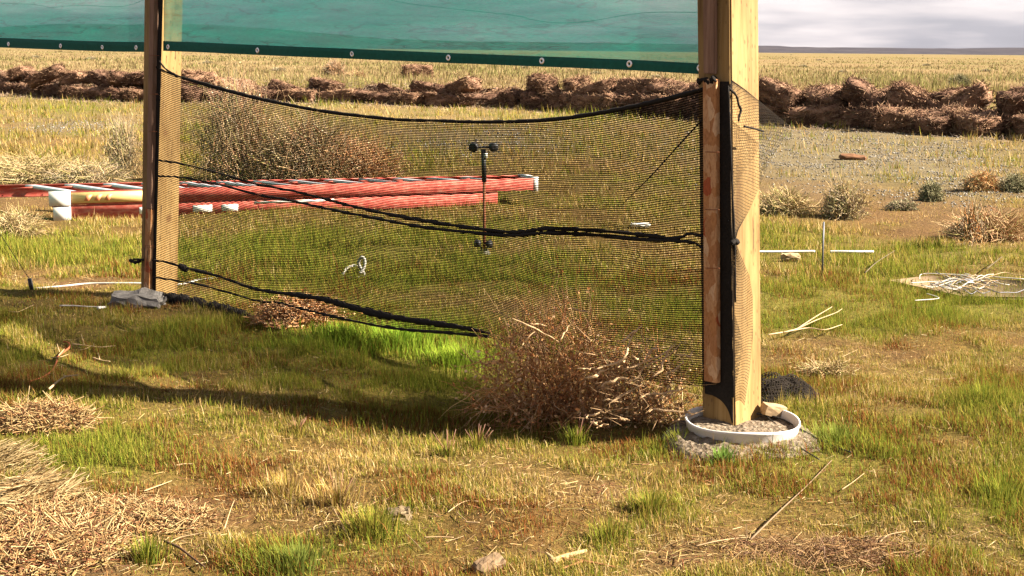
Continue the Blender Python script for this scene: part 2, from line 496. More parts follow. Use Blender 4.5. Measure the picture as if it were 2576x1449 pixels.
# ------------------------------------------------------------------ ground sheet
def build_ground():
    ys = np.concatenate([np.linspace(-8, 2.5, 22), np.linspace(2.6, 9, 130), np.geomspace(9.05, 60, 100), np.geomspace(61, 6000, 66)])
    s = np.linspace(-1, 1, 221)
    s = np.sign(s) * np.abs(s) ** 1.25
    half = 5.0 + 0.62 * np.maximum(ys, 0) + np.maximum(ys - 60, 0) * 0.4
    X = half[:, None] * s[None, :]; Y = np.repeat(ys[:, None], len(s), 1)
    Z = H(X, Y)
    ny, nx = X.shape
    g, d, r, far = zones(X.ravel(), Y.ravel())
    soil = np.array([0.100, 0.054, 0.020]); green = np.array([0.115, 0.098, 0.022]); dry = np.array([0.155, 0.108, 0.056])
    grav = np.array([0.128, 0.106, 0.064]); plain = np.array([0.185, 0.135, 0.068]); plaing = np.array([0.14, 0.12, 0.046])
    c = soil * (1 - g[:, None]) + green * g[:, None]
    c = c * (1 - 0.5 * d[:, None]) + dry * 0.5 * d[:, None]
    c = c * (1 - r[:, None]) + grav * r[:, None]
    pl = plain * (1 - g[:, None]) + plaing * g[:, None]
    mid = sstep(12, 30, Y.ravel())[:, None]
    c = c * (1 - mid * 0.8) + pl * mid * 0.8 * (1 - r[:, None]) + c * mid * 0.8 * r[:, None]
    c = c * (1 - far[:, None]) + pl * far[:, None]
    i = (np.arange(ny - 1)[:, None] * nx + np.arange(nx - 1)[None, :]).ravel()
    F = np.stack([i, i + 1, i + 1 + nx, i + nx], -1)
    me = mesh_np('ground', np.stack([X, Y, Z], -1), [F], c, True)
    o = obj('ground', me, M['ground'])
    o['kind'] = 'structure'
build_ground()

def build_hills():
    prof = [(-2500, 96), (-1200, 88), (-400, 84), (0, 82), (150, 72), (300, 64), (600, 63), (750, 74), (900, 88), (1000, 99), (1150, 104),
            (1300, 106), (1500, 108), (1770, 112), (1932, 118), (2050, 119), (2250, 121), (2350, 119.5), (2576, 117), (3000, 112), (4200, 100)]
    pu = np.array([p[0] for p in prof]); pv = np.array([p[1] for p in prof])
    us = np.linspace(-2500, 4200, 240); D = 5200.0
    crest = np.interp(us, pu, pv)
    hv = HORIZON_V + (us - CU) * math.sin(ROLL)
    x = (us - CU) / FOC * D
    hz = np.maximum((hv - crest) / FOC * D, 4) * (1 + 0.10 * (fbm(us * 0.02, us * 0, 5) - 0.5)) + 1.4 + (fbm(us * 0.05, us * 0 + 3, 8) - 0.5) * 3
    rows = []
    for k, t in enumerate(np.linspace(0, 1, 14)):
        prof_t = math.sin(t * math.pi / 2) ** 1.3 if t < 1 else 1
        jag = (fbm(x * 0.004, x * 0 + k * 0.35, 19) - 0.5) * 0.25 * hz * math.sin(t * math.pi)
        rows.append(np.stack([x * (1 + 0.12 * t), np.full_like(x, D * (0.86 + 0.14 * t)), hz * prof_t + jag - 2 * (1 - t)], -1))
    rows.append(np.stack([x * 1.3, np.full_like(x, D * 1.3), np.full_like(x, -3)], -1))
    V = np.array(rows); nk, nx, _ = V.shape
    i = (np.arange(nk - 1)[:, None] * nx + np.arange(nx - 1)[None, :]).ravel()
    me = mesh_np('hills', V, [np.stack([i, i + 1, i + 1 + nx, i + nx], -1)], None, True)
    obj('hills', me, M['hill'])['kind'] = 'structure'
build_hills()

# ------------------------------------------------------------------ grass
def blades(p, h, w, lean, az, c, tipc=1.15, simple=False):
    """bent tapering blades; returns verts, faces, colours"""
    N = len(p)
    sd_ = np.stack([np.cos(az + math.pi / 2), np.sin(az + math.pi / 2), np.zeros(N)], -1)
    ld = np.stack([np.cos(az), np.sin(az), np.zeros(N)], -1)
    up = np.array([0, 0, 1.0])
    ca, sa = np.cos(lean), np.sin(lean)
    mid = p + up * (h * 0.58 * np.cos(lean * 0.55))[:, None] + ld * (h * 0.58 * np.sin(lean * 0.55))[:, None]
    tip = mid + up * (h * 0.45 * ca)[:, None] + ld * (h * 0.45 * sa)[:, None]
    if simple:      # far blades: one slim triangle each
        V = np.stack([p - sd_ * (w * .6)[:, None], p + sd_ * (w * .6)[:, None], tip], 1)
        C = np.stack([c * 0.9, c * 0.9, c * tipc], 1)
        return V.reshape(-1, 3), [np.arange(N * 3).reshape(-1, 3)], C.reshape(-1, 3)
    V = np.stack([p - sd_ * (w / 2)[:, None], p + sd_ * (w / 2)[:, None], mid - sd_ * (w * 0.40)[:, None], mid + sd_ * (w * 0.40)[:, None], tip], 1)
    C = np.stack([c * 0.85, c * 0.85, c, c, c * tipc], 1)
    b = (np.arange(N) * 5)[:, None]
    return V.reshape(-1, 3), [b + np.array([[0, 1, 3, 2]]), b + np.array([[2, 3, 4]])], C.reshape(-1, 3)
PAL = {'green': [(0.135, 0.165, 0.018), (0.180, 0.190, 0.024), (0.220, 0.205, 0.034), (0.095, 0.125, 0.020)],
       'olive': [(0.235, 0.185, 0.036), (0.265, 0.19, 0.048), (0.185, 0.155, 0.030)],
       'dry': [(0.36, 0.235, 0.085), (0.40, 0.28, 0.115), (0.29, 0.17, 0.055), (0.45, 0.34, 0.17)],
       'red': [(0.17, 0.055, 0.018), (0.12, 0.042, 0.015), (0.21, 0.09, 0.03)]}
def pick(pal, n):
    a = np.array(PAL[pal]); return a[rng.integers(0, len(a), n)]
def scatter(n, y0, y1, margin=1.22):
    """points spread so that each bit of the picture gets about as many"""
    y = 1 / rng.uniform(1 / y1, 1 / y0, n)
    x = rng.uniform(-1, 1, n) * (0.368 * margin * y + 0.25)
    return x, y
def grass_zone(name, label, n, y0, y1, hr, wr, power=1.0, tuft=0.0, seed=0):
    x, y = scatter(n, y0, y1)
    if tuft:      # gather into little tufts
        k = int(n * 0.1)
        tx, ty = scatter(k, y0, y1)
        pickt = rng.integers(0, k, n); s_ = rng.random(n) < tuft
        ang = rng.random(n) * 6.283; rad = np.abs(rng.normal(0, 1, n)) * 0.0042 * ty[pickt]
        x = np.where(s_, tx[pickt] + np.cos(ang) * rad, x); y = np.where(s_, ty[pickt] + np.sin(ang) * rad, y)
    g, d, r, far = zones(x, y)
    dens = np.where(y < 9, .40, .30) + 0.75 * g - np.where(y > 9, .12, .35) * d - 0.52 * r
    clump = sstep(0.36, 0.62, fbm(x * 4.3, y * 4.3, 23, 4))
    dens *= 0.34 + 1.3 * clump
    keep = rng.random(n) < dens
    x, y, g, d, r, far, clump = (a[keep] for a in (x, y, g, d, r, far, clump))
    n = len(x)
    h = rng.uniform(hr[0], hr[1], n) * (0.55 + 0.75 * g) * (1 - 0.4 * d) * (0.7 + 0.6 * rng.random(n))
    h *= np.where(rng.random(n) < 0.04, 1.7, 1) * (0.6 + 0.65 * clump)
    w = rng.uniform(wr[0], wr[1], n) * (0.75 + y / 12.0) * (0.55 if y1 < 9 else 0.66)
    lean = np.abs(rng.normal(0.65, 0.5, n)); az = rng.random(n) * 6.283
    q = rng.random(n)
    gg = np.clip(g * 0.95 - 0.06 - 0.16 * sstep(8, 10, y), 0, 1)
    c = np.where((q < gg)[:, None], pick('green', n), np.where((q < gg + 0.33)[:, None], pick('olive', n), pick('dry', n)))
    rd = (rng.random(n) < 0.75 * sstep(0.46, 0.62, fbm(x * 3.0, y * 3.0, 67))) & (y < 9) & (q > gg * 0.8)
    c = np.where(rd[:, None], pick('red', n), c)
    c = c * rng.uniform(0.7, 1.25, n)[:, None]
    pale = far[:, None] * 0.8
    c = c * (1 - pale) + pale * np.where((q < 0.45 * g)[:, None], np.array([0.16, 0.145, 0.06]), np.array([0.235, 0.17, 0.098])) * (rng.uniform(0.6, 1.25, n) * (0.45 + 1.1 * fbm(x * 0.22, y * 0.07, 29)))[:, None]
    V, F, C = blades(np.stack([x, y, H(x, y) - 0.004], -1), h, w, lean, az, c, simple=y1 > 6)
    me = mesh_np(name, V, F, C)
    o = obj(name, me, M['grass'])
    tag(o, label, 'grass', kind='stuff')
grass_zone('grass', 'short green and golden turf growing over the nearest ground', 340000, 3.3, 5.5, (0.012, 0.042), (0.0023, 0.0044), tuft=0.35)
grass_zone('shade_grass', 'short green turf around the tub, tumbleweed and net foot', 520000, 5.4, 8.6, (0.014, 0.046), (0.0022, 0.0042), tuft=0.4)
grass_zone('meadow_grass', 'yellow green grass beyond the net and around the red ladder', 270000, 8.4, 16.5, (0.022, 0.068), (0.003, 0.0055), tuft=0.5)
grass_zone('rough_grass', 'sparse olive and straw grass on the ground before the bale wall', 110000, 16, 46, (0.05, 0.15), (0.004, 0.008), tuft=0.5)
grass_zone('prairie_grass', 'pale dry tufted grass covering the flat plain behind the bales', 120000, 44, 520, (0.10, 0.30), (0.006, 0.014), tuft=0.6)

def build_litter():
    """dry stems and leaf bits lying flat on the near ground"""
    n = 62000
    x, y = scatter(n, 3.3, 10.5)
    g, d, r, far = zones(x, y)
    keep = rng.random(n) < 0.22 + 0.75 * d - 0.15 * g
    x, y, d = x[keep], y[keep], d[keep]; n = len(x)
    L = (0.006 + 0.055 * rng.random(n) ** 2.5) * (1 + 0.6 * d); az = rng.random(n) * 6.283; el = rng.normal(0.08, 0.16, n)
    p0 = np.stack([x, y, H(x, y) + 0.004 + rng.random(n) * 0.008], -1)
    dv = np.stack([np.cos(az) * np.cos(el), np.sin(az) * np.cos(el), np.sin(el)], -1)
    P2 = np.stack([p0 - dv * L[:, None] / 2, p0 + dv * L[:, None] / 2], 1)
    P2[:, :, 2] = np.maximum(P2[:, :, 2], H(P2[:, :, 0], P2[:, :, 1]))
    V, F = tubes(P2, (rng.uniform(0.0005, 0.0015, n))[:, None] * np.ones((1, 2)), 3, False)
    q = rng.random(n)
    c = np.where((q < 0.6)[:, None], pick('dry', n), np.where((q < 0.82)[:, None], pick('red', n), pick('olive', n))) * rng.uniform(0.5, 1.1, n)[:, None]
    me = mesh_np('litter', V, F, np.repeat(c, 6, 0))
    tag(obj('dry_litter', me, M['straw']), 'broken dry stems and leaf bits lying on the near ground', 'litter', kind='stuff')
build_litter()

def build_gravel():
    n = 90000
    x, y = scatter(n, 11, 44)
    g, d, r, far = zones(x, y)
    keep = rng.random(n) < np.clip(r * 1.1 - 0.12, 0.0, 1) * (0.3 + 1.1 * sstep(.4, .6, fbm(x * .9, y * .9, 31)))
    x, y = x[keep], y[keep]; n = len(x)
    s = rng.uniform(0.006, 0.017, n) * (0.6 + y / 36)
    dirs = np.array([[1, 0, 0], [0, 1, 0], [-1, 0, 0], [0, -1, 0], [0, 0, 1], [0, 0, -1]], float)
    V = dirs[None] * (s[:, None] * rng.uniform(0.6, 1.25, (n, 6)))[:, :, None]
    a = rng.random(n) * 6.283; ca, sa = np.cos(a)[:, None], np.sin(a)[:, None]
    V = np.stack([V[:, :, 0] * ca - V[:, :, 1] * sa, V[:, :, 0] * sa + V[:, :, 1] * ca, V[:, :, 2] * 0.7], -1)
    V += np.stack([x, y, H(x, y) + s * 0.2], -1)[:, None, :]
    F = np.array([[0, 1, 4], [1, 2, 4], [2, 3, 4], [3, 0, 4], [1, 0, 5], [2, 1, 5], [3, 2, 5], [0, 3, 5]])
    F = (np.arange(n) * 6)[:, None, None] + F[None]
    k = rng.random(n)[:, None]
    c = (np.array([0.07, 0.06, 0.05]) * (1 - k) + np.array([0.31, 0.285, 0.25]) * k) * rng.uniform(0.6, 1.1, (n, 1))
    me = mesh_np('gravel', V, [F.reshape(-1, 3)], np.repeat(c, 6, 0))
    tag(obj('gravel', me, M['twig']), 'pale loose gravel spread on the bank before the bales', 'gravel', kind='stuff')
build_gravel()

# ------------------------------------------------------------------ fence geometry frame
FA, FB = G(390, 748, 0.0), G(1848, 1084, 0.0)       # front corner of the far post and of the near post
E = nrm(FA - FB); E[2] = 0; E = nrm(E)              # along the fence, near post -> far post
NRM = np.array([-E[1], E[0], 0.0])                  # fence normal on the camera side
if NRM[1] > 0: NRM = -NRM
def PL(u, v, off=0.0):
    """point of the fence plane (moved off towards the camera) seen at (u, v)"""
    d = ray(u, v); q = FB + NRM * off
    t = ((q - CAM) @ NRM) / (d @ NRM)
    return CAM + d * t
def LIT(u, v, off=0.0):
    """point of the plane of the near post's sunlit face"""
    d = ray(u, v); q = FB - E * off
    t = ((q - CAM) @ E) / (d @ E)
    return CAM + d * t
W = 0.150

def box8(c, f):    # 8 corners -> quads
    return c, [np.array([[0, 1, 2, 3], [4, 7, 6, 5], [0, 4, 5, 1], [1, 5, 6, 2], [2, 6, 7, 3], [3, 7, 4, 0]])]
def prism(name, a0, a1, e_, n_, le, ln, origin, bevel=0.004, seg=8, wob=0.0):
    """bar from a0 to a1; cross-section spans le along e_ and ln along n_"""
    bm = bmesh.new(); prev = None
    for i in range(seg + 1):
        t = i / seg; b = a0 * (1 - t) + a1 * t
        if wob: b = b + e_ * (rng.random() - .5) * wob
        ring = [bm.verts.new(Vector(b + e_ * le * p + n_ * ln * q - origin)) for p, q in ((0, 0), (1, 0), (1, 1), (0, 1))]
        if prev:
            for k in range(4): bm.faces.new((prev[k], prev[(k + 1) % 4], ring[(k + 1) % 4], ring[k]))
        else: bm.faces.new(ring[::-1])
        prev = ring
    bm.faces.new(prev)
    bmesh.ops.recalc_face_normals(bm, faces=bm.faces)
    edges = [e2 for e2 in bm.edges if len(e2.link_faces) == 2 and e2.calc_face_angle(0) > 1.0]
    if bevel: bmesh.ops.bevel(bm, geom=edges, offset=bevel, segments=2, affect='EDGES')
    return mesh_bm(name, bm)
def marks(parent, uvs, half_w, off, origin):
    """short dark saw marks across a batten"""
    for (u, v) in uvs:
        a, b = PL(u - half_w, v, off), PL(u + half_w, v + 1, off)
        v_, f_ = tubes(np.array([[a, b]]), 0.0016, 4)
        obj('saw_mark', Geo().add(v_, f_).mesh('saw_mark', origin), M['rust'], parent)

# near post
zt = -760
o1 = FB + E * W / 2 - NRM * W / 2
near_post = thing('fence_post', 'thick pale pine post standing in white tub, strand board batten nailed on', 'post', o1)
p_bot = FB + np.array([0, 0, 0.02]); p_top = PL(1830, zt)
lean = (p_top - p_bot); p_bot = p_bot - lean / lean[2] * 0.06
obj('timber', prism('near_timber', p_bot, p_top, E, -NRM, W, 0.182, o1, 0.006, 10), M['post'], near_post)
up_a, up_b = PL(1806, 186, 0.006), PL(1803, zt, 0.006)
obj('upper_batten', prism('upper_batten', up_a, up_b, E, NRM, 0.050, 0.022, o1, 0.003, 4), M['weathered'], near_post, label='greyish pink weathered upper batten')
lo_a, lo_b = PL(1813, 962, 0.012), PL(1811, 199, 0.012)
b = obj('lower_batten', prism('lower_batten', lo_a, lo_b, E, NRM, 0.060, 0.024, o1, 0.002, 6), M['osb'], near_post, label='orange tan strand board lower batten')
marks(b, [(1792, 382), (1792, 527), (1792, 674)], 18, 0.0365, o1)
# far post
o2 = FA + E * W / 2 - NRM * W / 2
far_post = thing('fence_post', 'thick pale pine post behind brown batten, seen through both screens', 'post', o2)
q_bot = FA + np.array([0, 0, 0.02]); q_top = PL(412, zt); lean = q_top - q_bot; q_bot = q_bot - lean / lean[2] * 0.06
obj('timber', prism('far_timber', q_bot, q_top, E, -NRM, W, W, o2, 0.006, 10), M['post'], far_post)
fa, fb, fc = PL(385, 744, 0.004), PL(391, 526, 0.006), PL(412, zt, 0.006)
b1 = obj('lower_batten', prism('far_lower_batten', fa, fb, E, NRM, 0.052, 0.030, o2, 0.002, 3), M['osb'], far_post, label='strand board lower batten')
b2 = obj('upper_batten', prism('far_upper_batten', fb + np.array([0, 0, .002]), fc, E, NRM, 0.046, 0.030, o2, 0.003, 6), M['weathered'], far_post, label='grey brown weathered upper batten')
marks(b1, [(374, 617), (371, 676), (377, 621)], 12, 0.0365, o2)
marks(b2, [(389, 139), (387, 236), (384, 330)], 11, 0.0365, o2)
# printed stamp on the far lower batten: thin dark frame lines
for k, (ua, va, ub, vb) in enumerate([(364, 622, 362, 672), (379, 624, 377, 674), (371, 630, 369, 668)]):
    a, c = PL(ua, va, 0.0365), PL(ub, vb, 0.0365)
    v_, f_ = tubes(np.array([[a, c]]), 0.0014, 4)
    obj('ink_stamp', Geo().add(v_, f_).mesh('ink_stamp', o2), M['black_metal'], b1)

# ------------------------------------------------------------------ green screens
def sheet(top, bot, nu, nv, off, wrinkle):
    """fence-plane cloth between two edge lines given in (u, v)"""
    tu = smooth_line(top, nu); bu = smooth_line(bot, nu)
    V = np.zeros((nv, nu, 3))
    for j in range(nu):
        a, b_ = PL(tu[j, 0], tu[j, 1], off), PL(bu[j, 0], bu[j, 1], off)
        for i in range(nv):
            t = i / (nv - 1); V[i, j] = a * (1 - t) + b_ * t
    s, t = np.meshgrid(np.linspace(0, 1, nu), np.linspace(0, 1, nv))
    V += NRM[None, None] * (wrinkle(s, t))[:, :, None]
    return V
def grid_mesh(name, V, origin, smooth=True):
    nv, nu, _ = V.shape
    i = (np.arange(nv - 1)[:, None] * nu + np.arange(nu - 1)[None, :]).ravel()
    return mesh_np(name, V.reshape(-1, 3) - origin, [np.stack([i, i + 1, i + 1 + nu, i + nu], -1)], None, smooth)
def grommet_mesh():
    bm = bmesh.new(); n = 14; r1, r2 = 0.0055, 0.0140
    rings = []
    for r, y in ((r1, -.0005), (r1 + 0.002, -0.0032), (r2 - 0.0025, -0.0032), (r2, -.0005)):
        rings.append([bm.verts.new((r * math.cos(6.2832 * k / n), y, r * math.sin(6.2832 * k / n))) for k in range(n)])
    for a, b_ in zip(rings, rings[1:]):
        for k in range(n): bm.faces.new((a[k], a[(k + 1) % n], b_[(k + 1) % n], b_[k]))
    bmesh.ops.recalc_face_normals(bm, faces=bm.faces)
    return mesh_bm('grommet', bm, True)
GM = grommet_mesh(); GM.materials.append(M['grommet'])
ROTZ = math.atan2(NRM[1], NRM[0]) + math.pi / 2
def green_panel(label, u0, u1, bot, grom, seed, far=False):
    top = [(u0, -700), ((u0 + u1) / 2, -690), (u1, -700)]
    og = PL(bot[len(bot) // 2][0], bot[len(bot) // 2][1])
    t = thing('shade_screen', label, 'shade screen', og, 'green shade screens hung between the posts')
    hemh = 0.043
    def wr(s, t_):
        edge = np.minimum(1, np.minimum(s, 1 - s) * 8)
        return edge * (0.022 * np.sin(s * 9 + seed + t_ * 3) * (0.4 + t_) + 0.008 * np.sin(s * 47 + 5 * fbm(s * 8, t_ * 3, 3)) * sstep(.8, 1, t_) + 0.035 * (fbm(s * 6, t_ * 7, seed) - .5)
                       + 0.012 * np.exp(-((t_ - (0.90 + 0.02 * np.sin(s * 8 + seed))) / 0.006) ** 2))
    V = sheet(top, bot, 60, 60, -0.012 if not far else -0.006, wr)
    V[:, :, 2] += 0.0
    obj('fabric', grid_mesh('fabric', V, og), M['green_screen'], t)
    # hem: folded double strip along the bottom edge, with real thickness
    B = V[-1]
    rows = [V[-1], V[-2], V[-3] + (V[-2] - V[-3]) * 0.15]
    hm = [r_ + NRM * 0.004 for r_ in rows] + [r_ - NRM * 0.004 for r_ in rows[::-1]] + [rows[0] + NRM * 0.004]
    obj('hem', grid_mesh('hem', np.array(hm), og), M['green_hem'], t)
    for (u, v) in grom:
        g = obj('grommet', GM, None, t)
        # ring sits on the face of the hem
        d = np.argmin([abs(proj(*b_)[0] - u) for b_ in B])
        pos = B[d] + NRM * 0.0052 + np.array([0, 0, 0.023]); pos = pos + (PL(u, v) - PL(proj(*B[d])[0], v))
        g.location = Vector(pos - og); g.rotation_euler = (0, 0, ROTZ)
    return t
green_panel('wide green shade screen stretched between the two pine posts', 412, 1771,
            [(412, 128), (540, 133), (650, 138), (888, 148), (1130, 159), (1365, 168), (1585, 176), (1771, 187)],
            [(425, 115), (650, 128), (888, 138), (1130, 148), (1365, 152), (1585, 163), (1762, 169)], 3)
green_panel('green shade screen on the outer side of the brown batten', -900, 386,
            [(-900, 104), (-400, 112), (-100, 115), (0, 119), (130, 124), (260, 129), (386, 131)],
            [(24, 113), (155, 117), (260, 122), (345, 124), (-130, 108), (-330, 106)], 11, True)
# thin strands behind the screens, added to draw their dark crease lines
def wire(label, pts, r=0.0013, off=-0.02):
    L = [PL(u, v, off) for u, v in pts]
    og = L[len(L) // 2]
    tag(obj('crease_line', rope_mesh('crease_line', L, r, og, 50, 4), M['steel'], None, og), label, 'wire', 'crease lines of the green screens')
wire('thin dark strand marking a crease of the wide green screen', [(480, -60), (900, -12), (1050, 12), (1290, 38), (1330, 48), (1365, 54), (1410, 58), (1480, 54), (1560, 40), (1640, 31), (1771, 31)], off=-0.05)
wire('thin dark strand marking a crease of the green screen outside the batten', [(-500, 20), (-100, 2), (0, 8), (95, 12), (120, 20), (150, 17), (200, 13), (310, 16), (384, -10)], off=-0.05)

# ------------------------------------------------------------------ black net
NET_TOP = [(392, 168), (430, 186), (500, 206), (640, 245), (800, 277), (900, 290), (1000, 300), (1100, 303), (1190, 306), (1300, 305), (1400, 299), (1500, 285), (1600, 266), (1700, 243), (1774, 222)]
NET_BOT = [(386, 744), (462, 766), (560, 786), (640, 805), (740, 800), (869, 806), (994, 828), (1226, 848), (1400, 905), (1600, 950), (1776, 972)]
OFFN = 0.004
def ribbons(Pn, width, Nv):
    """Pn (N,K,3) -> flat ribbons lying in the cloth; Nv cloth normal"""
    T = np.gradient(Pn, axis=1); T = nrm(T)
    B = nrm(np.cross(T, Nv)) * (width / 2)
    N, K, _ = Pn.shape
    V = np.stack([Pn - B, Pn + B], 2).reshape(-1, 3)
    b = (np.arange(N) * K * 2)[:, None] + (np.arange(K - 1) * 2)[None, :]
    b = b.reshape(-1, 1)
    return V, [np.concatenate([b, b + 1, b + 3, b + 2], 1)]
def build_net():
    og = PL(1080, 845)
    t = thing('shade_net', 'black open weave netting sagging between the posts with bunched dark cords', 'net', og)
    KS, KT = 110, 48
    top = smooth_line(NET_TOP, KS); us = np.linspace(top[0, 0], top[-1, 0], KS)
    tv = np.interp(us, top[:, 0], top[:, 1]); bt = smooth_line(NET_BOT, 200); bu = np.linspace(386, 1776, KS)
    bv = np.interp(bu, bt[:, 0], bt[:, 1])
    T = np.array([PL(a, b_, OFFN) for a, b_ in zip(us, tv)]); B = np.array([PL(a, b_, OFFN) for a, b_ in zip(bu, bv)])
    def surf(s, f):
        """s, f arrays in 0..1 (f = 0 at the top)"""
        a = np.stack([np.interp(s, np.linspace(0, 1, KS), T[:, k]) for k in range(3)], -1)
        b_ = np.stack([np.interp(s, np.linspace(0, 1, KS), B[:, k]) for k in range(3)], -1)
        p = a * (1 - f[..., None]) + b_ * f[..., None]
        edge = np.minimum(1, np.minimum(s, 1 - s) * 7)
        mid = np.sin(f * math.pi)
        off = edge * (0.022 * np.sin(s * 7 + f * 4) * mid + 0.02 * (fbm(s * 9, f * 5, 4) - .5)
                      + 0.015 * np.sin((s * 26 + f * 14)) * sstep(0.62, 0.95, s) * mid)
        sag = edge * (0.020 * (fbm(s * 7, f * 6, 8) - .5) + 0.010 * np.sin(s * 31 - f * 9) * sstep(.6, .9, s)) * mid
        p = p + NRM * off[..., None]; p[..., 2] += sag
        return p
    f_ = np.linspace(0, 1, 128); s_ = np.linspace(0, 1, 150)
    Sg, Fg = np.meshgrid(s_, f_)
    V, F = ribbons(surf(Sg, Fg), 0.0038, NRM)
    V2, F2 = ribbons(surf(Sg, Fg), 0.0050, np.array([0, 0, 1.0]))      # edge-on strips added so the net casts a darker shadow
    obj('weft_strands', Geo().add(V, F).add(V2, F2).mesh('weft_strands', og), M['black_net'], t)['kind'] = 'stuff'
    s2 = np.linspace(0, 1, 430); f2 = np.linspace(0, 1, 44)
    Fg, Sg = np.meshgrid(f2, s2)
    V, F = ribbons(surf(Sg, Fg) + NRM * 0.0006, 0.0013, NRM)
    obj('warp_strands', Geo().add(V, F).mesh('warp_strands', og), M['black_net'], t)['kind'] = 'stuff'
    def cord(name, pts, r, taper=None, off=0.012, rough=0.3, n=90, parent=t):
        L = [PL(u, v, off) for u, v in pts]
        return obj(name, rope_mesh(name, L, r, og, n, 6, taper, rough), M['black_cloth'], parent)
    cord('top_hem', NET_TOP, 0.0082, [0.9, 1, 1.2, 1.4, 1.0, 1.2, 0.8, 1.0, 1.0, 1.1, 1.3, 1.0], n=140)
    cord('top_hem', [(398, 150), (420, 176), (460, 196), (520, 217), (600, 238), (700, 262)], 0.005, [1.4, 1, 1, .7])
    cord('cord', [(396, 403), (462, 413), (560, 438), (644, 463), (744, 482), (869, 514), (994, 542), (1144, 567), (1288, 584), (1375, 575), (1488, 579), (1613, 590), (1700, 600), (1733, 588), (1772, 595)], 0.0075, [.8, .8, .9, 1, 1.1, 1.2, 1.3, 1.2, 1.3, 1.4, .9], n=140)
    cord('cord', [(396, 443), (462, 447), (560, 467), (644, 489), (719, 502), (819, 524), (944, 549), (1069, 572), (1200, 586), (1288, 592), (1375, 586), (1488, 591), (1613, 602), (1700, 606), (1750, 612), (1775, 632)], 0.0065, [.9, .9, 1, 1.1, 1.3, 1.4, 1.5, 1.6, 1.0], off=0.018, n=140)
    cord('cord', [(336, 652), (388, 655), (430, 662), (462, 673), (540, 692), (644, 727), (739, 741), (800, 750), (856, 764), (950, 790), (1040, 806), (1150, 822), (1230, 838)], 0.008, [1, .9, 1, 1.2, 1.1, 1.3, 1.5, 2.0, 2.6, 2.6, 2.2, 1.8, 1], n=120)
    cord('cord', [(386, 697), (462, 709), (525, 722), (644, 756), (699, 761), (749, 774), (869, 803), (994, 826), (1144, 839), (1228, 847)], 0.0062, [1, 1, .9, 1, 1.2, 1.2, 1.4, 1.3], off=0.02, n=100)
    cord('fold', [(1768, 300), (1705, 368), (1640, 440), (1560, 520)], 0.003, [1.2, 1, .8, .3])
    cord('foot_shade_roll', [(384, 742), (430, 752), (480, 762), (560, 780), (620, 798), (668, 820)], 0.026, [1, 1.1, 1.3, 1.2, 1, .6], off=0.02, rough=0.4)  # dark roll added in place of the deep shade under the net
    cord('cord_knot', [(328, 655), (340, 660), (352, 657)], 0.009, None, 0.02, 0.4, 12)
    cord('cord_knot', [(452, 668), (462, 674), (470, 678)], 0.015, None, 0.012, 0.4, 12)
    # dark doubled edge of the net running down the shaded face of the near post
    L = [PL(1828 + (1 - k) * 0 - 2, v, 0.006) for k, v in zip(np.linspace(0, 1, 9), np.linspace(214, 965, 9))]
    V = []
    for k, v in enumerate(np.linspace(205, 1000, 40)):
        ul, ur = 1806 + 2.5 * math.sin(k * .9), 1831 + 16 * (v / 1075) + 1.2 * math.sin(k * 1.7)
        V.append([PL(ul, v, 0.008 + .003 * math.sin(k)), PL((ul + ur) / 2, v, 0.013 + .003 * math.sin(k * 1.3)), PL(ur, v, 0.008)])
    obj('fold_and_shade_strip', grid_mesh('fold_and_shade_strip', np.array(V), og), M['black_cloth'], t)
    V = []  # far post: dark strip also stands in for shade on its face
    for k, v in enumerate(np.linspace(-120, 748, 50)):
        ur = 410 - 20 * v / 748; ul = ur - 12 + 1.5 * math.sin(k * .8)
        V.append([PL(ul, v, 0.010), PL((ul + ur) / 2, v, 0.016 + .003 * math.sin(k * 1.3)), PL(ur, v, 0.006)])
    obj('fold_and_shade_strip', grid_mesh('fold_and_shade_strip', np.array(V), og), M['black_cloth'], t)
    V = []
    up_l = smooth_line([(1773, 958), (1800, 958), (1826, 968), (1840, 1000), (1845, 1062)], 16)
    lo_l = smooth_line([(1773, 990), (1795, 996), (1816, 1010), (1832, 1034), (1841, 1066)], 16)
    for k in range(16):
        V.append([PL(*(up_l[k] * (1 - q) + lo_l[k] * q), 0.008 + 0.006 * math.sin(q * 3.1)) for q in (0, .5, 1)])
    obj('hanging_tail', grid_mesh('hanging_tail', np.array(V), og), M['black_cloth'], t)
    # loose torn edge blowing over the sunlit face
    rv = [(214, 1840), (235, 1872), (275, 1926), (320, 1988), (345, 1972), (380, 1945), (420, 1925), (460, 1908), (520, 1882), (570, 1856), (600, 1850), (640, 1862), (700, 1884), (760, 1893), (850, 1894), (930, 1886), (980, 1878), (1016, 1872)]
    vv = np.linspace(214, 1012, 118)
    ru = np.interp(vv, [a for a, _ in rv], [b_ for _, b_ in rv])
    KS2 = 26; P2 = np.zeros((len(vv), KS2, 3))
    for i, v in enumerate(vv):
        ul = 1831 + 16 * (v / 1075)
        for j, s in enumerate(np.linspace(0, 1, KS2)):
            P2[i, j] = LIT(ul + (ru[i] - ul) * s, v + 14 * math.sin(s * 3 + v * 0.01) * s, 0.008 + 0.03 * s * (0.6 + 0.4 * math.sin(v * .02)))
    V, F = ribbons(P2, 0.0016, -E)
    obj('torn_flap', Geo().add(V, F).mesh('torn_flap', og), M['black_net'], t)['kind'] = 'stuff'
    P3 = np.transpose(P2, (1, 0, 2))
    V, F = ribbons(P3 - E * 0.0006, 0.0014, -E)
    obj('torn_flap', Geo().add(V, F).mesh('torn_flap_warp', og), M['black_net'], t)['kind'] = 'stuff'
    fc = lambda name, pts, r: obj(name, rope_mesh(name, [LIT(u, v, 0.02) for u, v in pts], r, og, 24, 5, None, .3), M['black_cloth'], t)
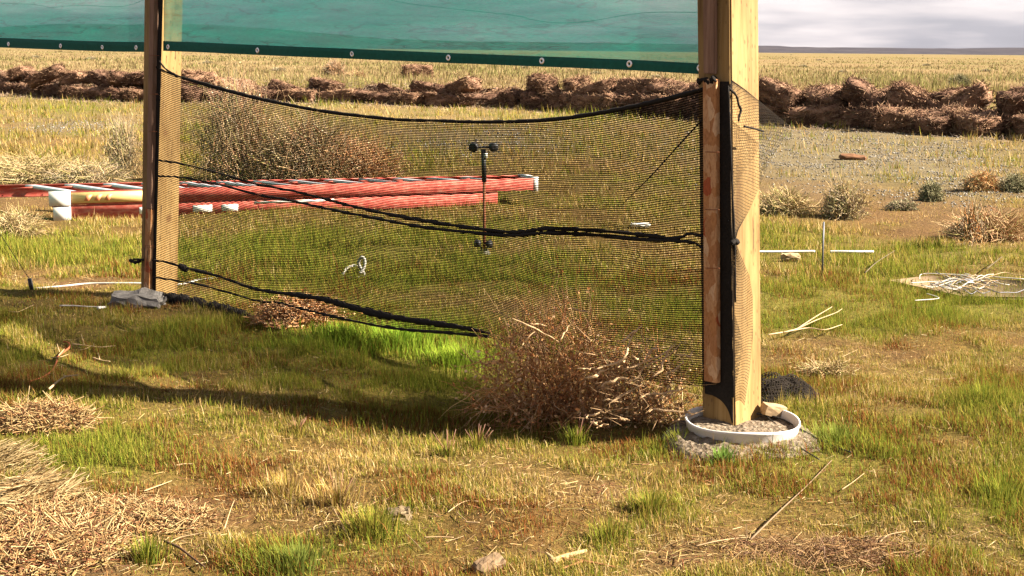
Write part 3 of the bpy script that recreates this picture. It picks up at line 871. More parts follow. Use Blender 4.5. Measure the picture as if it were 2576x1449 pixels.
    fc('torn_cord', [(1834, 222), (1852, 240), (1858, 262), (1864, 276), (1860, 290), (1858, 306)], 0.0045)
    fc('torn_cord', [(1872, 318), (1895, 323), (1922, 331)], 0.004)
    fc('torn_cord', [(1840, 612), (1850, 606), (1856, 612)], 0.010)
    fc('torn_cord', [(1832, 216), (1838, 380), (1846, 560), (1849, 640), (1850, 760)], 0.004)
    # knot under the upper batten
    fc2 = [PL(u, v, 0.03) for u, v in [(1758, 205), (1772, 200), (1786, 208), (1800, 196)]]
    obj('cord_knot', rope_mesh('cord_knot', fc2, 0.012, og, 16, 6, None, .5), M['black_cloth'], t)
build_net()

# ------------------------------------------------------------------ tub at the foot of the near post
def build_tub():
    c = G(1866, 1088, 0.0); R0 = 0.210
    t = thing('plastic_tub', 'cut white plastic tub ring around foot of the pine post', 'tub', c)
    n = 48; ang = np.linspace(0, 2 * math.pi, n, endpoint=False)
    prof = [(R0 - 0.012, -0.03), (R0, 0.042), (R0 + 0.004, 0.047), (R0 + 0.003, 0.054), (R0 - 0.003, 0.054), (R0 - 0.006, 0.046), (R0 - 0.015, -0.03)]
    V = np.array([[(r * math.cos(a), r * math.sin(a), z + (0.004 * math.sin(3 * a) if z > .04 else 0)) for a in ang] for r, z in prof])
    nk = len(prof); i = (np.arange(nk - 1)[:, None] * n + np.arange(n)[None, :]); j = (np.arange(nk - 1)[:, None] * n + (np.arange(n)[None, :] + 1) % n)
    obj('wall', mesh_np('tub_wall', V.reshape(-1, 3), [np.stack([i, j, j + n, i + n], -1).reshape(-1, 4)], None, True), M['tub'], t)
    # soil and concrete filling, lumpy
    rr = np.linspace(0.0, R0 - 0.008, 12); V = []
    for r in rr:
        for a in ang:
            V.append((r * math.cos(a), r * math.sin(a), 0.022 + 0.03 * (fbm(r * 20 * math.cos(a) + 5, r * 20 * math.sin(a) + 5, 2) - .5)))
    i = (np.arange(11)[:, None] * n + np.arange(n)[None, :]); j = (np.arange(11)[:, None] * n + (np.arange(n)[None, :] + 1) % n)
    obj('concrete_fill', mesh_np('concrete_fill', np.array(V), [np.stack([i, j, j + n, i + n], -1).reshape(-1, 4)], None, True), M['concrete'], t)
    # spilled concrete collar
    rr = np.linspace(R0 - 0.012, R0 + 0.14, 12); V = []
    for k, r in enumerate(rr):
        for a in ang:
            side = 0.55 + 0.45 * max(0, math.cos(a + 1.5))
            edge = R0 - 0.012 + (r - R0 + 0.012) * side * (0.85 + 0.5 * fbm(math.cos(a) * 3 + 9, math.sin(a) * 3 + 9, 6))
            x, y = edge * math.cos(a), edge * math.sin(a)
            V.append((x, y, -0.002 + 0.016 * (1 - (k / 11) ** 2) + 0.040 * (fbm(x * 40 + 50, y * 40 + 50, 12) - .5) - 0.03 * (k / 11) ** 3))
    o = obj('concrete_collar', mesh_np('concrete_collar', np.array(V), [np.stack([i, j, j + n, i + n], -1).reshape(-1, 4)], None, False), M['concrete'], t)
    return c
TUB = build_tub()
def rough_block(name, size, seed, mat, cuts=3, jit=0.12):
    bm = bmesh.new(); bmesh.ops.create_cube(bm, size=1.0)
    bmesh.ops.subdivide_edges(bm, edges=bm.edges[:], cuts=cuts, use_grid_fill=True)
    r_ = np.random.default_rng(seed)
    for v in bm.verts:
        k = Vector(v.co).normalized() * 0.56
        v.co = v.co.lerp(k, 0.42)
        v.co = Vector((v.co.x * size[0], v.co.y * size[1], v.co.z * size[2])) + Vector(r_.normal(0, jit * min(size) * 0.35, 3))
    return mesh_bm(name, bm)
c = G(1945, 1047, 0.03)
bl = obj('wood_offcut', rough_block('wood_offcut', (0.10, 0.05, 0.045), 4, None, 2, 0.05), M['pale_wood'], None, c + np.array([0, 0, 0.025]))
bl.rotation_euler = (0.1, 0.2, 0.35)
tag(bl, 'short pale wood offcut lying inside the white tub', 'wood block')
c = G(338, 772)
st = obj('concrete_lump', rough_block('concrete_lump', (0.27, 0.20, 0.09), 5, None, 4, 0.30), M['stone'], None, c + np.array([0, 0.06, 0.02]))
tag(st, 'grey concrete lump in shade at foot of brown batten', 'stone')

# ------------------------------------------------------------------ dead brush
def weed(center, rad, n, K, seed, cols, thick, up=0.35, curl=0.5, flat=1.0, leaf=0):
    """tangled ball of curved twigs; returns Geo in local coordinates, base at z = 0"""
    r_ = np.random.default_rng(seed); g = Geo()
    rad = np.asarray(rad, float)
    d = nrm(r_.normal(0, 1, (n, 3)) + np.array([0, 0, up]))
    a = r_.random(n) ** 0.6
    p = d * a[:, None] * 0.75
    p[:, 2] = np.abs(p[:, 2]) * 0.95 + 0.03
    dirv = nrm(d * 0.9 + r_.normal(0, 0.65, (n, 3)))
    bend = r_.normal(0, curl, (n, 3))
    L = r_.uniform(0.15, 0.5, n)
    pts = []
    q = p.copy(); dv = dirv.copy()
    for k in range(K):
        pts.append(q.copy())
        dv = nrm(dv + bend / K + r_.normal(0, 0.16, (n, 3)))
        q = q + dv * (L / (K - 1))[:, None]
    Pp = np.stack(pts, 1)
    lump = 1 + 0.35 * (fbm(d[:, 0] * 2.5 + 7, d[:, 2] * 2.5 + d[:, 1] * 2 + 3, seed) - 0.5)
    Pp = Pp * lump[:, None, None] * rad
    Pp[:, :, 2] = np.maximum(Pp[:, :, 2], 0.004)
    R = r_.uniform(thick[0], thick[1], n)[:, None] * np.linspace(1.1, 0.45, K)[None]
    V, F = tubes(Pp, R, 3, False)
    cc = np.asarray(cols, float)[r_.integers(0, len(cols), n)] * r_.uniform(0.65, 1.25, (n, 1))
    g.add(V, F, np.repeat(cc, K * 3, 0))
    if leaf:
        m_ = leaf; ii = r_.integers(0, n, m_); kk = r_.integers(0, K, m_)
        c0 = Pp[ii, kk] + r_.normal(0, 0.006, (m_, 3)); s = r_.uniform(0.003, 0.008, m_) * (1 + rad.max())
        c0[:, 2] = np.maximum(c0[:, 2], .01)
        a1 = nrm(r_.normal(0, 1, (m_, 3))); b1 = nrm(np.cross(a1, r_.normal(0, 1, (m_, 3))))
        V = np.stack([c0 - a1 * s[:, None], c0 + b1 * s[:, None] * .6, c0 + a1 * s[:, None], c0 - b1 * s[:, None] * .6], 1)
        F = (np.arange(m_) * 4)[:, None] + np.arange(4)[None]
        cl = np.asarray(cols, float)[r_.integers(0, len(cols), m_)] * r_.uniform(0.7, 1.35, (m_, 1))
        g.add(V.reshape(-1, 3), [F], np.repeat(cl, 4, 0))
    return g
BROWN = [(0.36, 0.20, 0.105), (0.44, 0.27, 0.15), (0.29, 0.145, 0.08), (0.50, 0.34, 0.20)]
GREY = [(0.30, 0.225, 0.15), (0.37, 0.29, 0.20), (0.21, 0.155, 0.11), (0.26, 0.235, 0.13)]
SAGE = [(0.17, 0.165, 0.09), (0.22, 0.21, 0.12), (0.12, 0.115, 0.065), (0.27, 0.23, 0.14)]
TAN = [(0.40, 0.29, 0.15), (0.48, 0.37, 0.21), (0.32, 0.22, 0.11), (0.30, 0.26, 0.10)]
RED = [(0.44, 0.195, 0.075), (0.52, 0.28, 0.12), (0.31, 0.13, 0.05), (0.56, 0.36, 0.17)]
def bush(name, label, cat, u, v, rad, n, K, seed, cols, thick, group=None, dz=0.0, **k):
    c = G(u, v)
    me = weed(None, rad, n, K, seed, cols, thick, **k).mesh(name)
    o = obj(name, me, M['brush'], None, c + np.array([0, rad[1] * 0.6, dz]))
    tag(o, label, cat, group)
    return o
bush('tumbleweed', 'big reddish brown tumbleweed lodged against the black net', 'tumbleweed', 1400, 1084, (0.43, 0.26, 0.57), 2300, 7, 21, RED + BROWN + RED, (0.0008, 0.0019), leaf=3000, curl=0.45)
bush('tumbleweed', 'brown tumbleweed under the pale branches beside the pine post', 'tumbleweed', 1620, 1078, (0.27, 0.17, 0.40), 900, 6, 22, BROWN + TAN + RED, (0.0008, 0.0020), leaf=1500, curl=0.45)
bush('tumbleweed', 'small brown tumbleweed caught under the net bottom edge', 'tumbleweed', 742, 826, (0.28, 0.18, 0.17), 1300, 5, 23, RED + BROWN, (0.0014, 0.003), leaf=5000)
bush('dead_shrub', 'tall grey brown dead shrub behind the black net, nearest the far post', 'shrub', 585, 462, (0.60, 0.5, 1.20), 1700, 6, 31, BROWN + GREY + TAN, (0.0016, 0.0042), 'dead shrubs behind the net', up=0.9, leaf=1500)
bush('dead_shrub', 'rounded brown dead shrub behind the black net, beside the taller grey one', 'shrub', 760, 466, (0.75, 0.5, 0.85), 1900, 6, 32, BROWN + GREY + TAN, (0.0016, 0.0042), 'dead shrubs behind the net', up=0.7, leaf=1500)
bush('dead_shrub', 'reddish dead shrub behind the black net above the ladder middle', 'shrub', 900, 466, (0.60, 0.45, 0.60), 1500, 6, 33, BROWN + BROWN + RED, (0.0016, 0.004), 'dead shrubs behind the net', up=0.6, leaf=1200)
bush('dry_weed', 'tall pale dry weed left standing beside the far post', 'weed', 300, 455, (0.32, 0.3, 0.75), 900, 6, 34, TAN + GREY, (0.002, 0.004), up=1.6)
bush('dry_weed', 'low pale dry weed spreading behind the ladder end', 'weed', 60, 462, (0.8, 0.5, 0.35), 1300, 6, 35, TAN, (0.002, 0.004), up=0.6)
bush('dry_weed', 'low straw coloured weed between ladder and far post', 'weed', 215, 466, (0.55, 0.4, 0.30), 900, 6, 36, TAN + GREY, (0.002, 0.004), up=0.6)
bush('sagebrush', 'dark round sagebrush alone on the plain behind the bales', 'bush', 2420, 219, (0.62, 0.5, 0.62), 1500, 5, 41, SAGE, (0.006, 0.012), up=0.4, leaf=6000)
bush('dead_shrub', 'grey leafless shrub on the plain behind the bales', 'shrub', 838, 195, (0.75, 0.7, 0.9), 1700, 6, 42, GREY + BROWN, (0.006, 0.012), up=0.9)
bush('dead_shrub', 'low pale bush next to the leafless shrub on the plain', 'shrub', 893, 197, (0.65, 0.5, 0.42), 900, 5, 43, TAN + BROWN, (0.006, 0.012))
bush('sagebrush', 'small dark sagebrush at foot of the gravel bank', 'bush', 2348, 508, (0.145, 0.14, 0.20), 900, 5, 44, SAGE, (0.002, 0.004), up=0.8, leaf=3000)
bush('sagebrush', 'low flat sagebrush beside the dirt track', 'bush', 2275, 530, (0.16, 0.14, 0.11), 800, 5, 45, SAGE + GREY, (0.002, 0.004), leaf=2500)
bush('tumbleweed', 'rounded tan and red tumbleweed beside the dirt track', 'tumbleweed', 2480, 482, (0.24, 0.22, 0.24), 1300, 5, 46, TAN + RED, (0.002, 0.004), leaf=2500)
bush('sagebrush', 'grey green sagebrush next to the tan tumbleweed', 'bush', 2565, 486, (0.22, 0.2, 0.22), 1100, 5, 47, SAGE, (0.002, 0.004), leaf=3000)
bush('dry_weed', 'loose grey weed clump on the bank behind the steel stake', 'weed', 2130, 555, (0.26, 0.22, 0.36), 1100, 6, 48, GREY + TAN, (0.002, 0.004), up=0.9, leaf=2500)
bush('dry_weed', 'pale tan weed drift behind the pine post', 'weed', 1985, 545, (0.36, 0.28, 0.26), 1300, 6, 49, TAN, (0.002, 0.004), up=0.7)
bush('dry_weed', 'wide pinkish dry weed drift below the track', 'weed', 2500, 610, (0.42, 0.30, 0.26), 1900, 6, 50, TAN + BROWN, (0.0018, 0.0036), up=0.7)
bush('dry_weed', 'thin brown upright weed rising from the pinkish drift', 'weed', 2450, 622, (0.16, 0.14, 0.36), 260, 7, 51, RED + GREY, (0.002, 0.004), up=1.8)
bush('dry_weed', 'flattened tan weed tuft beside the black net heap', 'weed', 2090, 960, (0.16, 0.10, 0.10), 700, 6, 52, TAN, (0.0012, 0.0022), up=0.8)
bush('dry_weed', 'tan grass clump leaning in at the edge of the clearing by the wire peg', 'weed', 20, 600, (0.30, 0.25, 0.24), 900, 6, 53, TAN, (0.0016, 0.003), up=0.8)
for k, (u, v, s) in enumerate([(2320, 140, .8), (2540, 141, .9), (2060, 152, .5), (2590, 200, .5), (2180, 205, .35), (2330, 165, .45), (2480, 180, .4), (2020, 168, .4), (1990, 138, .7), (2215, 137, .6), (520, 160, .5), (700, 178, .4), (1500, 187, .35), (1650, 196, .35), (1320, 172, .4), (90, 145, .5), (230, 150, .6), (2120, 182, .3)]):
    me = weed(None, (1.3 * s, 1.0 * s, 0.62 * s), 420, 4, 70 + k, SAGE + GREY, (0.010, 0.02), leaf=900).mesh('plain_scrub')
    o = obj('scrub_bush', me, M['brush'], None, G(u, v))
    tag(o, 'low dark scrub bush dotted on the far plain', 'bush', 'scrub bushes on the far plain')

# pale thick branches lying on the tumbleweed
Z3 = [[(830, 808), (1000, 760), (1110, 715), (1170, 590), (1200, 490), (1310, 375)], [(1110, 820), (1260, 780), (1400, 720), (1540, 650), (1640, 570)],
      [(1150, 945), (1260, 900), (1340, 790), (1420, 740), (1580, 660), (1720, 550)], [(890, 990), (1000, 935), (1080, 908), (1150, 912)],
      [(940, 1185), (1050, 1110), (1160, 1060), (1260, 990), (1330, 945)], [(750, 1295), (850, 1265), (920, 1240)], [(850, 1405), (960, 1365)],
      [(780, 1355), (840, 1370), (900, 1330)], [(1380, 1250), (1480, 1230), (1620, 1240), (1740, 1245)], [(1590, 1370), (1680, 1310), (1760, 1260), (1870, 1250)],
      [(1280, 1100), (1420, 1070), (1600, 1050), (1740, 1005)], [(1480, 1110), (1620, 1070)], [(1400, 880), (1500, 820), (1530, 720), (1600, 600)],
      [(1540, 860), (1640, 830), (1720, 740), (1710, 700)], [(1340, 730), (1400, 640), (1460, 580)], [(1090, 555), (1200, 470), (1280, 400)],
      [(0, 300), (220, 410), (350, 480), (460, 545)], [(90, 620), (150, 500), (230, 435)], [(490, 520), (540, 420), (600, 340)], [(750, 915), (880, 860), (960, 810)],
      [(1640, 670), (1760, 685), (1830, 640)], [(920, 1120), (1000, 1130), (1100, 1150)], [(1080, 1300), (1160, 1340)], [(1060, 790), (1140, 730)],
      [(1205, 680), (1320, 730)], [(560, 200), (700, 225), (790, 250)], [(190, 360), (350, 385)], [(660, 815), (740, 810), (830, 800)]]
def build_branches():
    Yf = G(1640, 1092)[1] - 0.07
    def at(zx, zy):
        u, v = 1288 + zx / 4, 724.5 + zy / 4
        gy = G(u, min(v, 1092))[1]
        return P(u, v, min(gy - 0.01, Yf - 0.05 + max(0, (1045 - v)) / 340 * 0.10))
    og = G(1640, 1062)
    t = thing('dead_branch_pile', 'pale thick dead stems fanned out on the tumbleweed beside the post', 'branches', og)
    for k, z in enumerate(Z3):
        L = [at(*p) for p in z]
        r = rng.uniform(0.0028, 0.0050) if k not in (16, 17, 18, 25, 26, 27) else 0.0024
        L = [q + rng.normal(0, 0.005, 3) * np.array([.4, 1.8, .4]) for q in smooth_line(L, 7)]
        me = rope_mesh('stem', L, r, og, 20, 6, [0.55, 1.15, 1.25, 1.0, 0.45], 0.28, np.array([0.50, 0.34, 0.19]) * rng.uniform(0.8, 1.1))
        obj('stem', me, M['twig'], t)
    # short side knobs
    r_ = np.random.default_rng(5); pts = []
    for k in range(170):
        zx, zy = r_.uniform(750, 1880), r_.uniform(480, 1380)
        a = at(zx, zy); pts.append([a, a + np.array([r_.normal(0, .045), r_.normal(0, .03), r_.normal(.012, .025)])])
    v, f = tubes(np.array(pts), 0.0011, 3)
    obj('side_twigs', Geo().add(v, f, np.array([0.34, 0.22, 0.12])).mesh('side_twigs', og), M['twig'], t)['kind'] = 'stuff'
build_branches()

# ------------------------------------------------------------------ straw bales
def bale_mesh(k, dims):
    r_ = np.random.default_rng(100 + k); L, Wd, Hh = dims
    bm = bmesh.new(); bmesh.ops.create_cube(bm, size=1.0)
    bmesh.ops.subdivide_edges(bm, edges=bm.edges[:], cuts=5, use_grid_fill=True)
    vs_ = []
    for v in bm.verts:
        p = np.array(v.co); q = p / max(np.linalg.norm(p), 1e-6) * 0.60
        p = p * 0.80 + q * 0.20
        p = p * np.array(dims)
        p += r_.normal(0, 0.02, 3) + 0.085 * (vnoise(p[0] * 4 + 9 * k, p[1] * 4 + p[2] * 3, k) - .5) * nrm(p)
        p[2] += Hh / 2
        v.co = Vector(p); vs_.append(p)
    bmesh.ops.triangulate(bm, faces=bm.faces[:])
    F = np.array([[x.index for x in f.verts] for f in bm.faces]); bm.free()
    vs_ = np.array(vs_); hz = np.clip(vs_[:, 2] / Hh, 0, 1)[:, None]
    lo, hi = np.array([0.13, 0.08, 0.058]), np.array([0.32, 0.22, 0.155])
    mixn = np.clip(r_.random((len(vs_), 1)) * .9, 0, 1)
    g = Geo().add(vs_, [F], lo * (1 - mixn) + hi * mixn)
    n = 900
    d = nrm(r_.normal(0, 1, (n, 3))); s = 0.5 / np.max(np.abs(d), axis=1, keepdims=True)
    c = d * s * np.array(dims) * 0.97; c[:, 2] += Hh / 2
    tdir = nrm(r_.normal(0, 1, (n, 3)) * np.array([1, 1, .55]) + d * 0.25); ln = r_.uniform(0.05, 0.22, n)[:, None]
    Pp = np.stack([c - tdir * ln * .4, c + d * 0.03, c + tdir * ln * .6 + d * 0.035], 1)
    Pp[:, :, 2] = np.maximum(Pp[:, :, 2], 0.0)
    V, F2 = tubes(Pp, r_.uniform(0.003, 0.0085, n)[:, None] * np.ones((1, 3)), 3, False)
    cc = np.where(r_.random((n, 1)) < 0.45, np.array([[0.36, 0.26, 0.175]]), np.array([[0.15, 0.092, 0.065]])) * r_.uniform(.6, 1.2, (n, 1))
    g.add(V, F2, np.repeat(cc, 9, 0))
    me = g.mesh('bale'); me.materials.append(M['bale'])
    return me
BM = [bale_mesh(k, (0.98, 0.46, 0.38)) for k in range(5)]
base = [(-160, 223), (0, 234), (180, 250), (370, 259), (500, 257), (644, 256), (900, 261), (1100, 268), (1288, 273), (1500, 285), (1700, 298), (1900, 311), (2150, 325), (2400, 337), (2576, 350), (2780, 366)]
BL = smooth_line([G(u, v, 0.0) for u, v in base], 400)
SPAN = [(412, 'past the far post'), (760, 'between far post and leafless shrub'), (960, 'in front of the leafless shrub'),
        (1180, 'in front of the single bale'), (1772, 'between single bale and near post'), (2010, 'right beside the near post'),
        (2260, 'above the rusty slab'), (2500, 'before the dark round sagebrush'), (99999, 'past the dark round sagebrush')]
def bale_label(p, rot, course, tilt):
    u = float(proj(*p)[0])
    where = next(w for lim, w in SPAN if u < lim)
    a = abs(math.sin(rot))
    look = 'endwise' if a > 0.8 else ('skewed' if a > 0.35 else 'lengthwise')
    if max(abs(tilt[0]), abs(tilt[1])) > 0.2: look = 'tipped ' + look
    return 'brown bale laid ' + look + ' in ' + course + ' of wall, ' + where
def bale(p, rot, k, label, group, tilt=(0, 0)):
    course = {'front course of the bale wall': 'front course', 'top course of the bale wall': 'top course', 'rear course of the bale wall': 'rear course',
              'loose bales on the bale wall': 'loose top', 'fallen bales before the bale wall': 'fallen front'}[group]
    label = bale_label(p, rot, course, tilt)
    o = obj('straw_bale', BM[k % 5], None, None, Vector(p))
    o.rotation_euler = (tilt[0], tilt[1], rot)
    if proj(*p)[0] < 1250: o.scale = (1, 1, 0.78)      # the older stretch has settled
    tag(o, label, 'bale', group)
arc = np.concatenate([[0], np.cumsum(np.linalg.norm(np.diff(BL, axis=0), axis=1))])
def along(s):
    p = np.array([np.interp(s, arc, BL[:, k]) for k in range(3)])
    q = np.array([np.interp(s + .3, arc, BL[:, k]) for k in range(3)])
    tdir = nrm(q - p); back = np.array([-tdir[1], tdir[0], 0.0])
    return p, tdir, back if back[1] > 0 else -back
rb = np.random.default_rng(12)
s = 0.0; cnt = 0
while s < arc[-1] - .5:
    p, td, bk = along(s)
    u, _ = proj(*p)
    ends = (u > 1250 and rb.random() < 0.72) or rb.random() < 0.2    # bale ends facing out
    w = 0.47 if ends else 0.98
    ang = math.atan2(td[1], td[0]) + (math.pi / 2 if ends else 0)
    bale(p + td * w / 2 + bk * ((0.49 if ends else 0.24) + rb.normal(0, .05)), ang + rb.normal(0, .22), cnt, 'weathered brown straw bale in the front course of the long bale wall', 'front course of the bale wall', (rb.normal(0, .09), rb.normal(0, .09)))
    s += w * rb.uniform(0.98, 1.12); cnt += 1
s = 0.3
while s < arc[-1] - .5:
    p, td, bk = along(s); u, _ = proj(*p)
    if u > 1250 or u < 480 or rb.random() < 0.8:
        hgt = 0.33 if u > 1250 or u < 480 else 0.15
        if u > 1900: jit, tl = .5, .28
        else: jit, tl = .45, .22
        ang = math.atan2(td[1], td[0]) + rb.normal(0, jit)
        bale(p + td * .5 + bk * (0.62 + rb.normal(0, .16)) + np.array([0, 0, hgt + rb.normal(0, .07)]), ang, cnt, 'weathered straw bale tumbled on top of the long bale wall', 'top course of the bale wall', (rb.normal(0, tl), rb.normal(0, tl)))
    s += rb.uniform(0.92, 1.25); cnt += 1
s = 0.2
while s < arc[-1] - .5:
    p, td, bk = along(s); u, _ = proj(*p)
    ang = math.atan2(td[1], td[0]) + rb.normal(0, .35)
    bale(p + td * .5 + bk * (1.25 + rb.normal(0, .2)) + np.array([0, 0, -0.02 + 0.12 * rb.random()]), ang, cnt, 'weathered straw bale in the rear course of the long bale wall', 'rear course of the bale wall', (rb.normal(0, .12), rb.normal(0, .1)))
    s += rb.uniform(1.0, 1.35); cnt += 1
for u in (2000, 2110, 2230, 2330, 2460, 2560, 1760, 1640):
    i = int(np.argmin([abs(proj(*q)[0] - u) for q in BL])); p, td, bk = along(arc[i])
    bale(p + bk * (1.5 + rb.normal(0, .25)) + np.array([0, 0, 0.34]), rb.random() * 3, cnt, 'loose straw bale tipped over on the rear of the bale wall', 'loose bales on the bale wall', (rb.normal(0, .35), rb.normal(0, .3))); cnt += 1
for u in (2290, 2395, 2470):
    i = int(np.argmin([abs(proj(*q)[0] - u) for q in BL])); p, td, bk = along(arc[i])
    bale(p - bk * 0.25, rb.random() * 3, cnt, 'straw bale fallen out in front of the bale wall', 'fallen bales before the bale wall', (rb.normal(0, .15), rb.normal(0, .15))); cnt += 1
pb = G(1050, 197)
o = obj('straw_bale', BM[2], None, None, pb); o.rotation_euler = (0, 0, 0.15); o.scale = (1.35, 1.3, 1.55)
tag(o, 'single dark straw bale standing alone on the plain', 'bale')
def straw_drift():
    """loose straw blown along the bale wall"""
    n = 26000; r_ = np.random.default_rng(77)
    sa = r_.random(n) * arc[-1]
    P0 = np.stack([np.interp(sa, arc, BL[:, k]) for k in range(3)], -1)
    off = r_.normal(0.7, 0.75, n)
    i = np.clip(np.searchsorted(arc, sa), 1, len(arc) - 1); td = nrm(BL[i] - BL[i - 1]); bk = np.stack([-td[:, 1], td[:, 0], td[:, 2] * 0], -1); bk *= np.sign(bk[:, 1:2])
    P0 = P0 + bk * off[:, None]
    inside = np.clip(1 - np.abs(off - 0.75) / 0.85, 0, 1)
    P0[:, 2] = H(P0[:, 0], P0[:, 1]) + 0.01 + inside * r_.uniform(0.1, 0.66, n)
    dv = nrm(r_.normal(0, 1, (n, 3)) * np.array([1, 1, .35])); ln = r_.uniform(.06, .22, n)[:, None]
    V, F = tubes(np.stack([P0 - dv * ln / 2, P0 + dv * ln / 2], 1), r_.uniform(.002, .0055, n)[:, None] * np.ones((1, 2)), 3, False)
    q = r_.random((n, 1))
    cc = np.where(q < .5, np.array([[0.34, 0.25, 0.16]]), np.array([[0.16, 0.10, 0.07]])) * r_.uniform(.6, 1.15, (n, 1))
    tag(obj('loose_straw', mesh_np('loose_straw', V, F, np.repeat(cc, 6, 0)), M['straw']), 'loose straw fallen between and before the wall bales', 'straw', kind='stuff')
straw_drift()

# ------------------------------------------------------------------ red ladder
def build_ladder():
    a0, a1 = G(128, 556, 0.0), G(1340, 512, 0.0)
    ax = nrm(a1 - a0); ax[2] = 0; ax = nrm(ax); Lg = np.linalg.norm(a1 - a0)
    pr = np.array([-ax[1], ax[0], 0.0]); Z = np.array([0, 0, 1.0])
    og = a0.copy()
    t = thing('ladder', 'long red fibreglass step ladder lying flat in the grass beyond the net', 'ladder', og)
    def pt(s, w, z): return ax * s + pr * w + Z * z
    def channel(s0, w0, s1, w1, z, h, dirn, flange=0.03):
        """C-section rail: web plus two flanges pointing to dirn"""
        pa, pb_ = pt(s0, w0, z), pt(s1, w1, z); n_ = pr * dirn; th = 0.006
        prof = [(0, 0), (flange, 0), (flange, th), (th, th), (th, h - th), (flange, h - th), (flange, h), (0, h)]
        V = np.array([[b_ + n_ * p + Z * q for p, q in prof] for b_ in (pa, pb_)]).reshape(-1, 3)
        k = len(prof); F = [[j, (j + 1) % k, k + (j + 1) % k, k + j] for j in range(k)]
        return Geo().add(V, [np.array(F), np.array([list(range(k))[::-1]]), np.array([list(range(k, 2 * k))])]).mesh('rail')
    wide0, wide1 = 0.72, 0.34
    wfar = lambda s: wide0 + (wide1 - wide0) * s / Lg
    # lower (rear) section, upper (front) section
    obj('rail', channel(0.02, 0.0, Lg - 0.35, 0.0, 0.0, 0.120, 1), M['ladder_red'], t)
    obj('rail', channel(0.35, wfar(0.35), Lg - 0.5, wfar(Lg - .5), 0.0, 0.120, -1), M['ladder_red'], t)
    front = obj('rail', channel(0.0, -0.012, Lg, -0.012, 0.126, 0.110, 1, 0.04), M['ladder_red'], t)
    obj('rail', channel(-1.0, wfar(-1.0), Lg, wide1, 0.130, 0.105, -1, 0.04), M['ladder_red'], t)
    ns = int(Lg / 0.305)
    for k in range(-3, ns + 1):
        s0 = 0.22 + k * 0.305
        if s0 < 0.05 or s0 > Lg - .1: 
            if k >= 0: continue
        sf = s0 - 0.34 * (1 - .5 * max(s0, 0) / Lg)
        if k < 0: continue
        a, b_ = pt(s0, 0.02, 0.228), pt(sf, wfar(sf) - 0.02, 0.234); d_ = nrm(b_ - a); sd_ = nrm(np.cross(d_, Z))
        V = []
        for c_ in (a, b_):
            for p, q in ((-.036, 0), (.036, 0), (.036, -.024), (.030, -.024), (.030, -.004), (-.030, -.004), (-.030, -.024), (-.036, -.024)):
                V.append(c_ + sd_ * p + Z * q)
        F = [[j, (j + 1) % 8, 8 + (j + 1) % 8, 8 + j] for j in range(8)]
        obj('step', Geo().add(np.array(V), [np.array(F)]).mesh('step'), M['aluminium'], t)
        if True:   # knee brace
            for seg_ in ([pt(s0 + .16, .02, .20), pt(s0 - .02, .16, .222)], [pt(sf + .02, wfar(sf) - .16, .222), pt(sf - .14, wfar(sf) - .03, .20)]):
                v_, f_ = tubes(np.array([seg_]), 0.007, 4)
                obj('brace', Geo().add(v_, f_).mesh('brace'), M['ladder_red'], t)
    for k in range(0, ns, 2):
        s0 = 0.3 + k * 0.305
        if s0 > Lg - 1.4: break
        v_, f_ = tubes(np.array([[pt(s0, 0.03, .06), pt(s0 - .25, wfar(s0) - .03, .06)]]), 0.014, 5)
        obj('rear_spreader', Geo().add(v_, f_).mesh('rear_spreader'), M['ladder_red'], t)
    def plate(name, s0, s1, z0, z1, w, mat, parent=t, skew=0.0, th=0.004):
        V = np.array([pt(s0, w, z0), pt(s1, w, z0), pt(s1 + skew, w, z1), pt(s0 + skew, w, z1), pt(s0, w - th, z0), pt(s1, w - th, z0), pt(s1 + skew, w - th, z1), pt(s0 + skew, w - th, z1)])
        _, f = box8(V, None)
        return obj(name, Geo().add(V, f).mesh(name), mat, parent)
    plate('foot_cap', -0.01, 0.158, 0.122, 0.241, -0.013, M['white_plastic'], t, 0.0, 0.008)
    plate('foot_cap', 0.02, 0.158, 0.0, 0.115, -0.002, M['white_plastic'], t, 0.0, 0.010)
    plate('top_cap', Lg, Lg + 0.055, 0.11, 0.245, 0.0, M['white_plastic'], t, 0.0, -0.36)
    yl = m_plain('label_yellow', (0.66, 0.44, 0.17), 0.5); orr = m_plain('label_orange', (0.60, 0.20, 0.09), 0.5)
    lb = plate('warning_label', 0.165, 1.02, 0.138, 0.226, -0.0135, yl, front, 0.0, 0.002)
    for q in (0.26, 0.34, 0.42, 0.80, 0.88):
        plate('label_stripe', q, q + 0.042, 0.156, 0.206, -0.0160, orr, front, 0.03, 0.0015)
    wl = m_plain('label_white', (0.74, 0.72, 0.68), 0.5)
    for s0, s1 in ((0.70, 0.78), (1.14, 1.30), (1.38, 1.52)):
        plate('paper_label', s0, s1, 0.030, 0.088, -0.001, wl, t, 0.0, 0.002)
    plate('paper_label', 1.66, 2.36, 0.086, 0.104, -0.001, wl, t, 0.0, 0.002)
build_ladder()

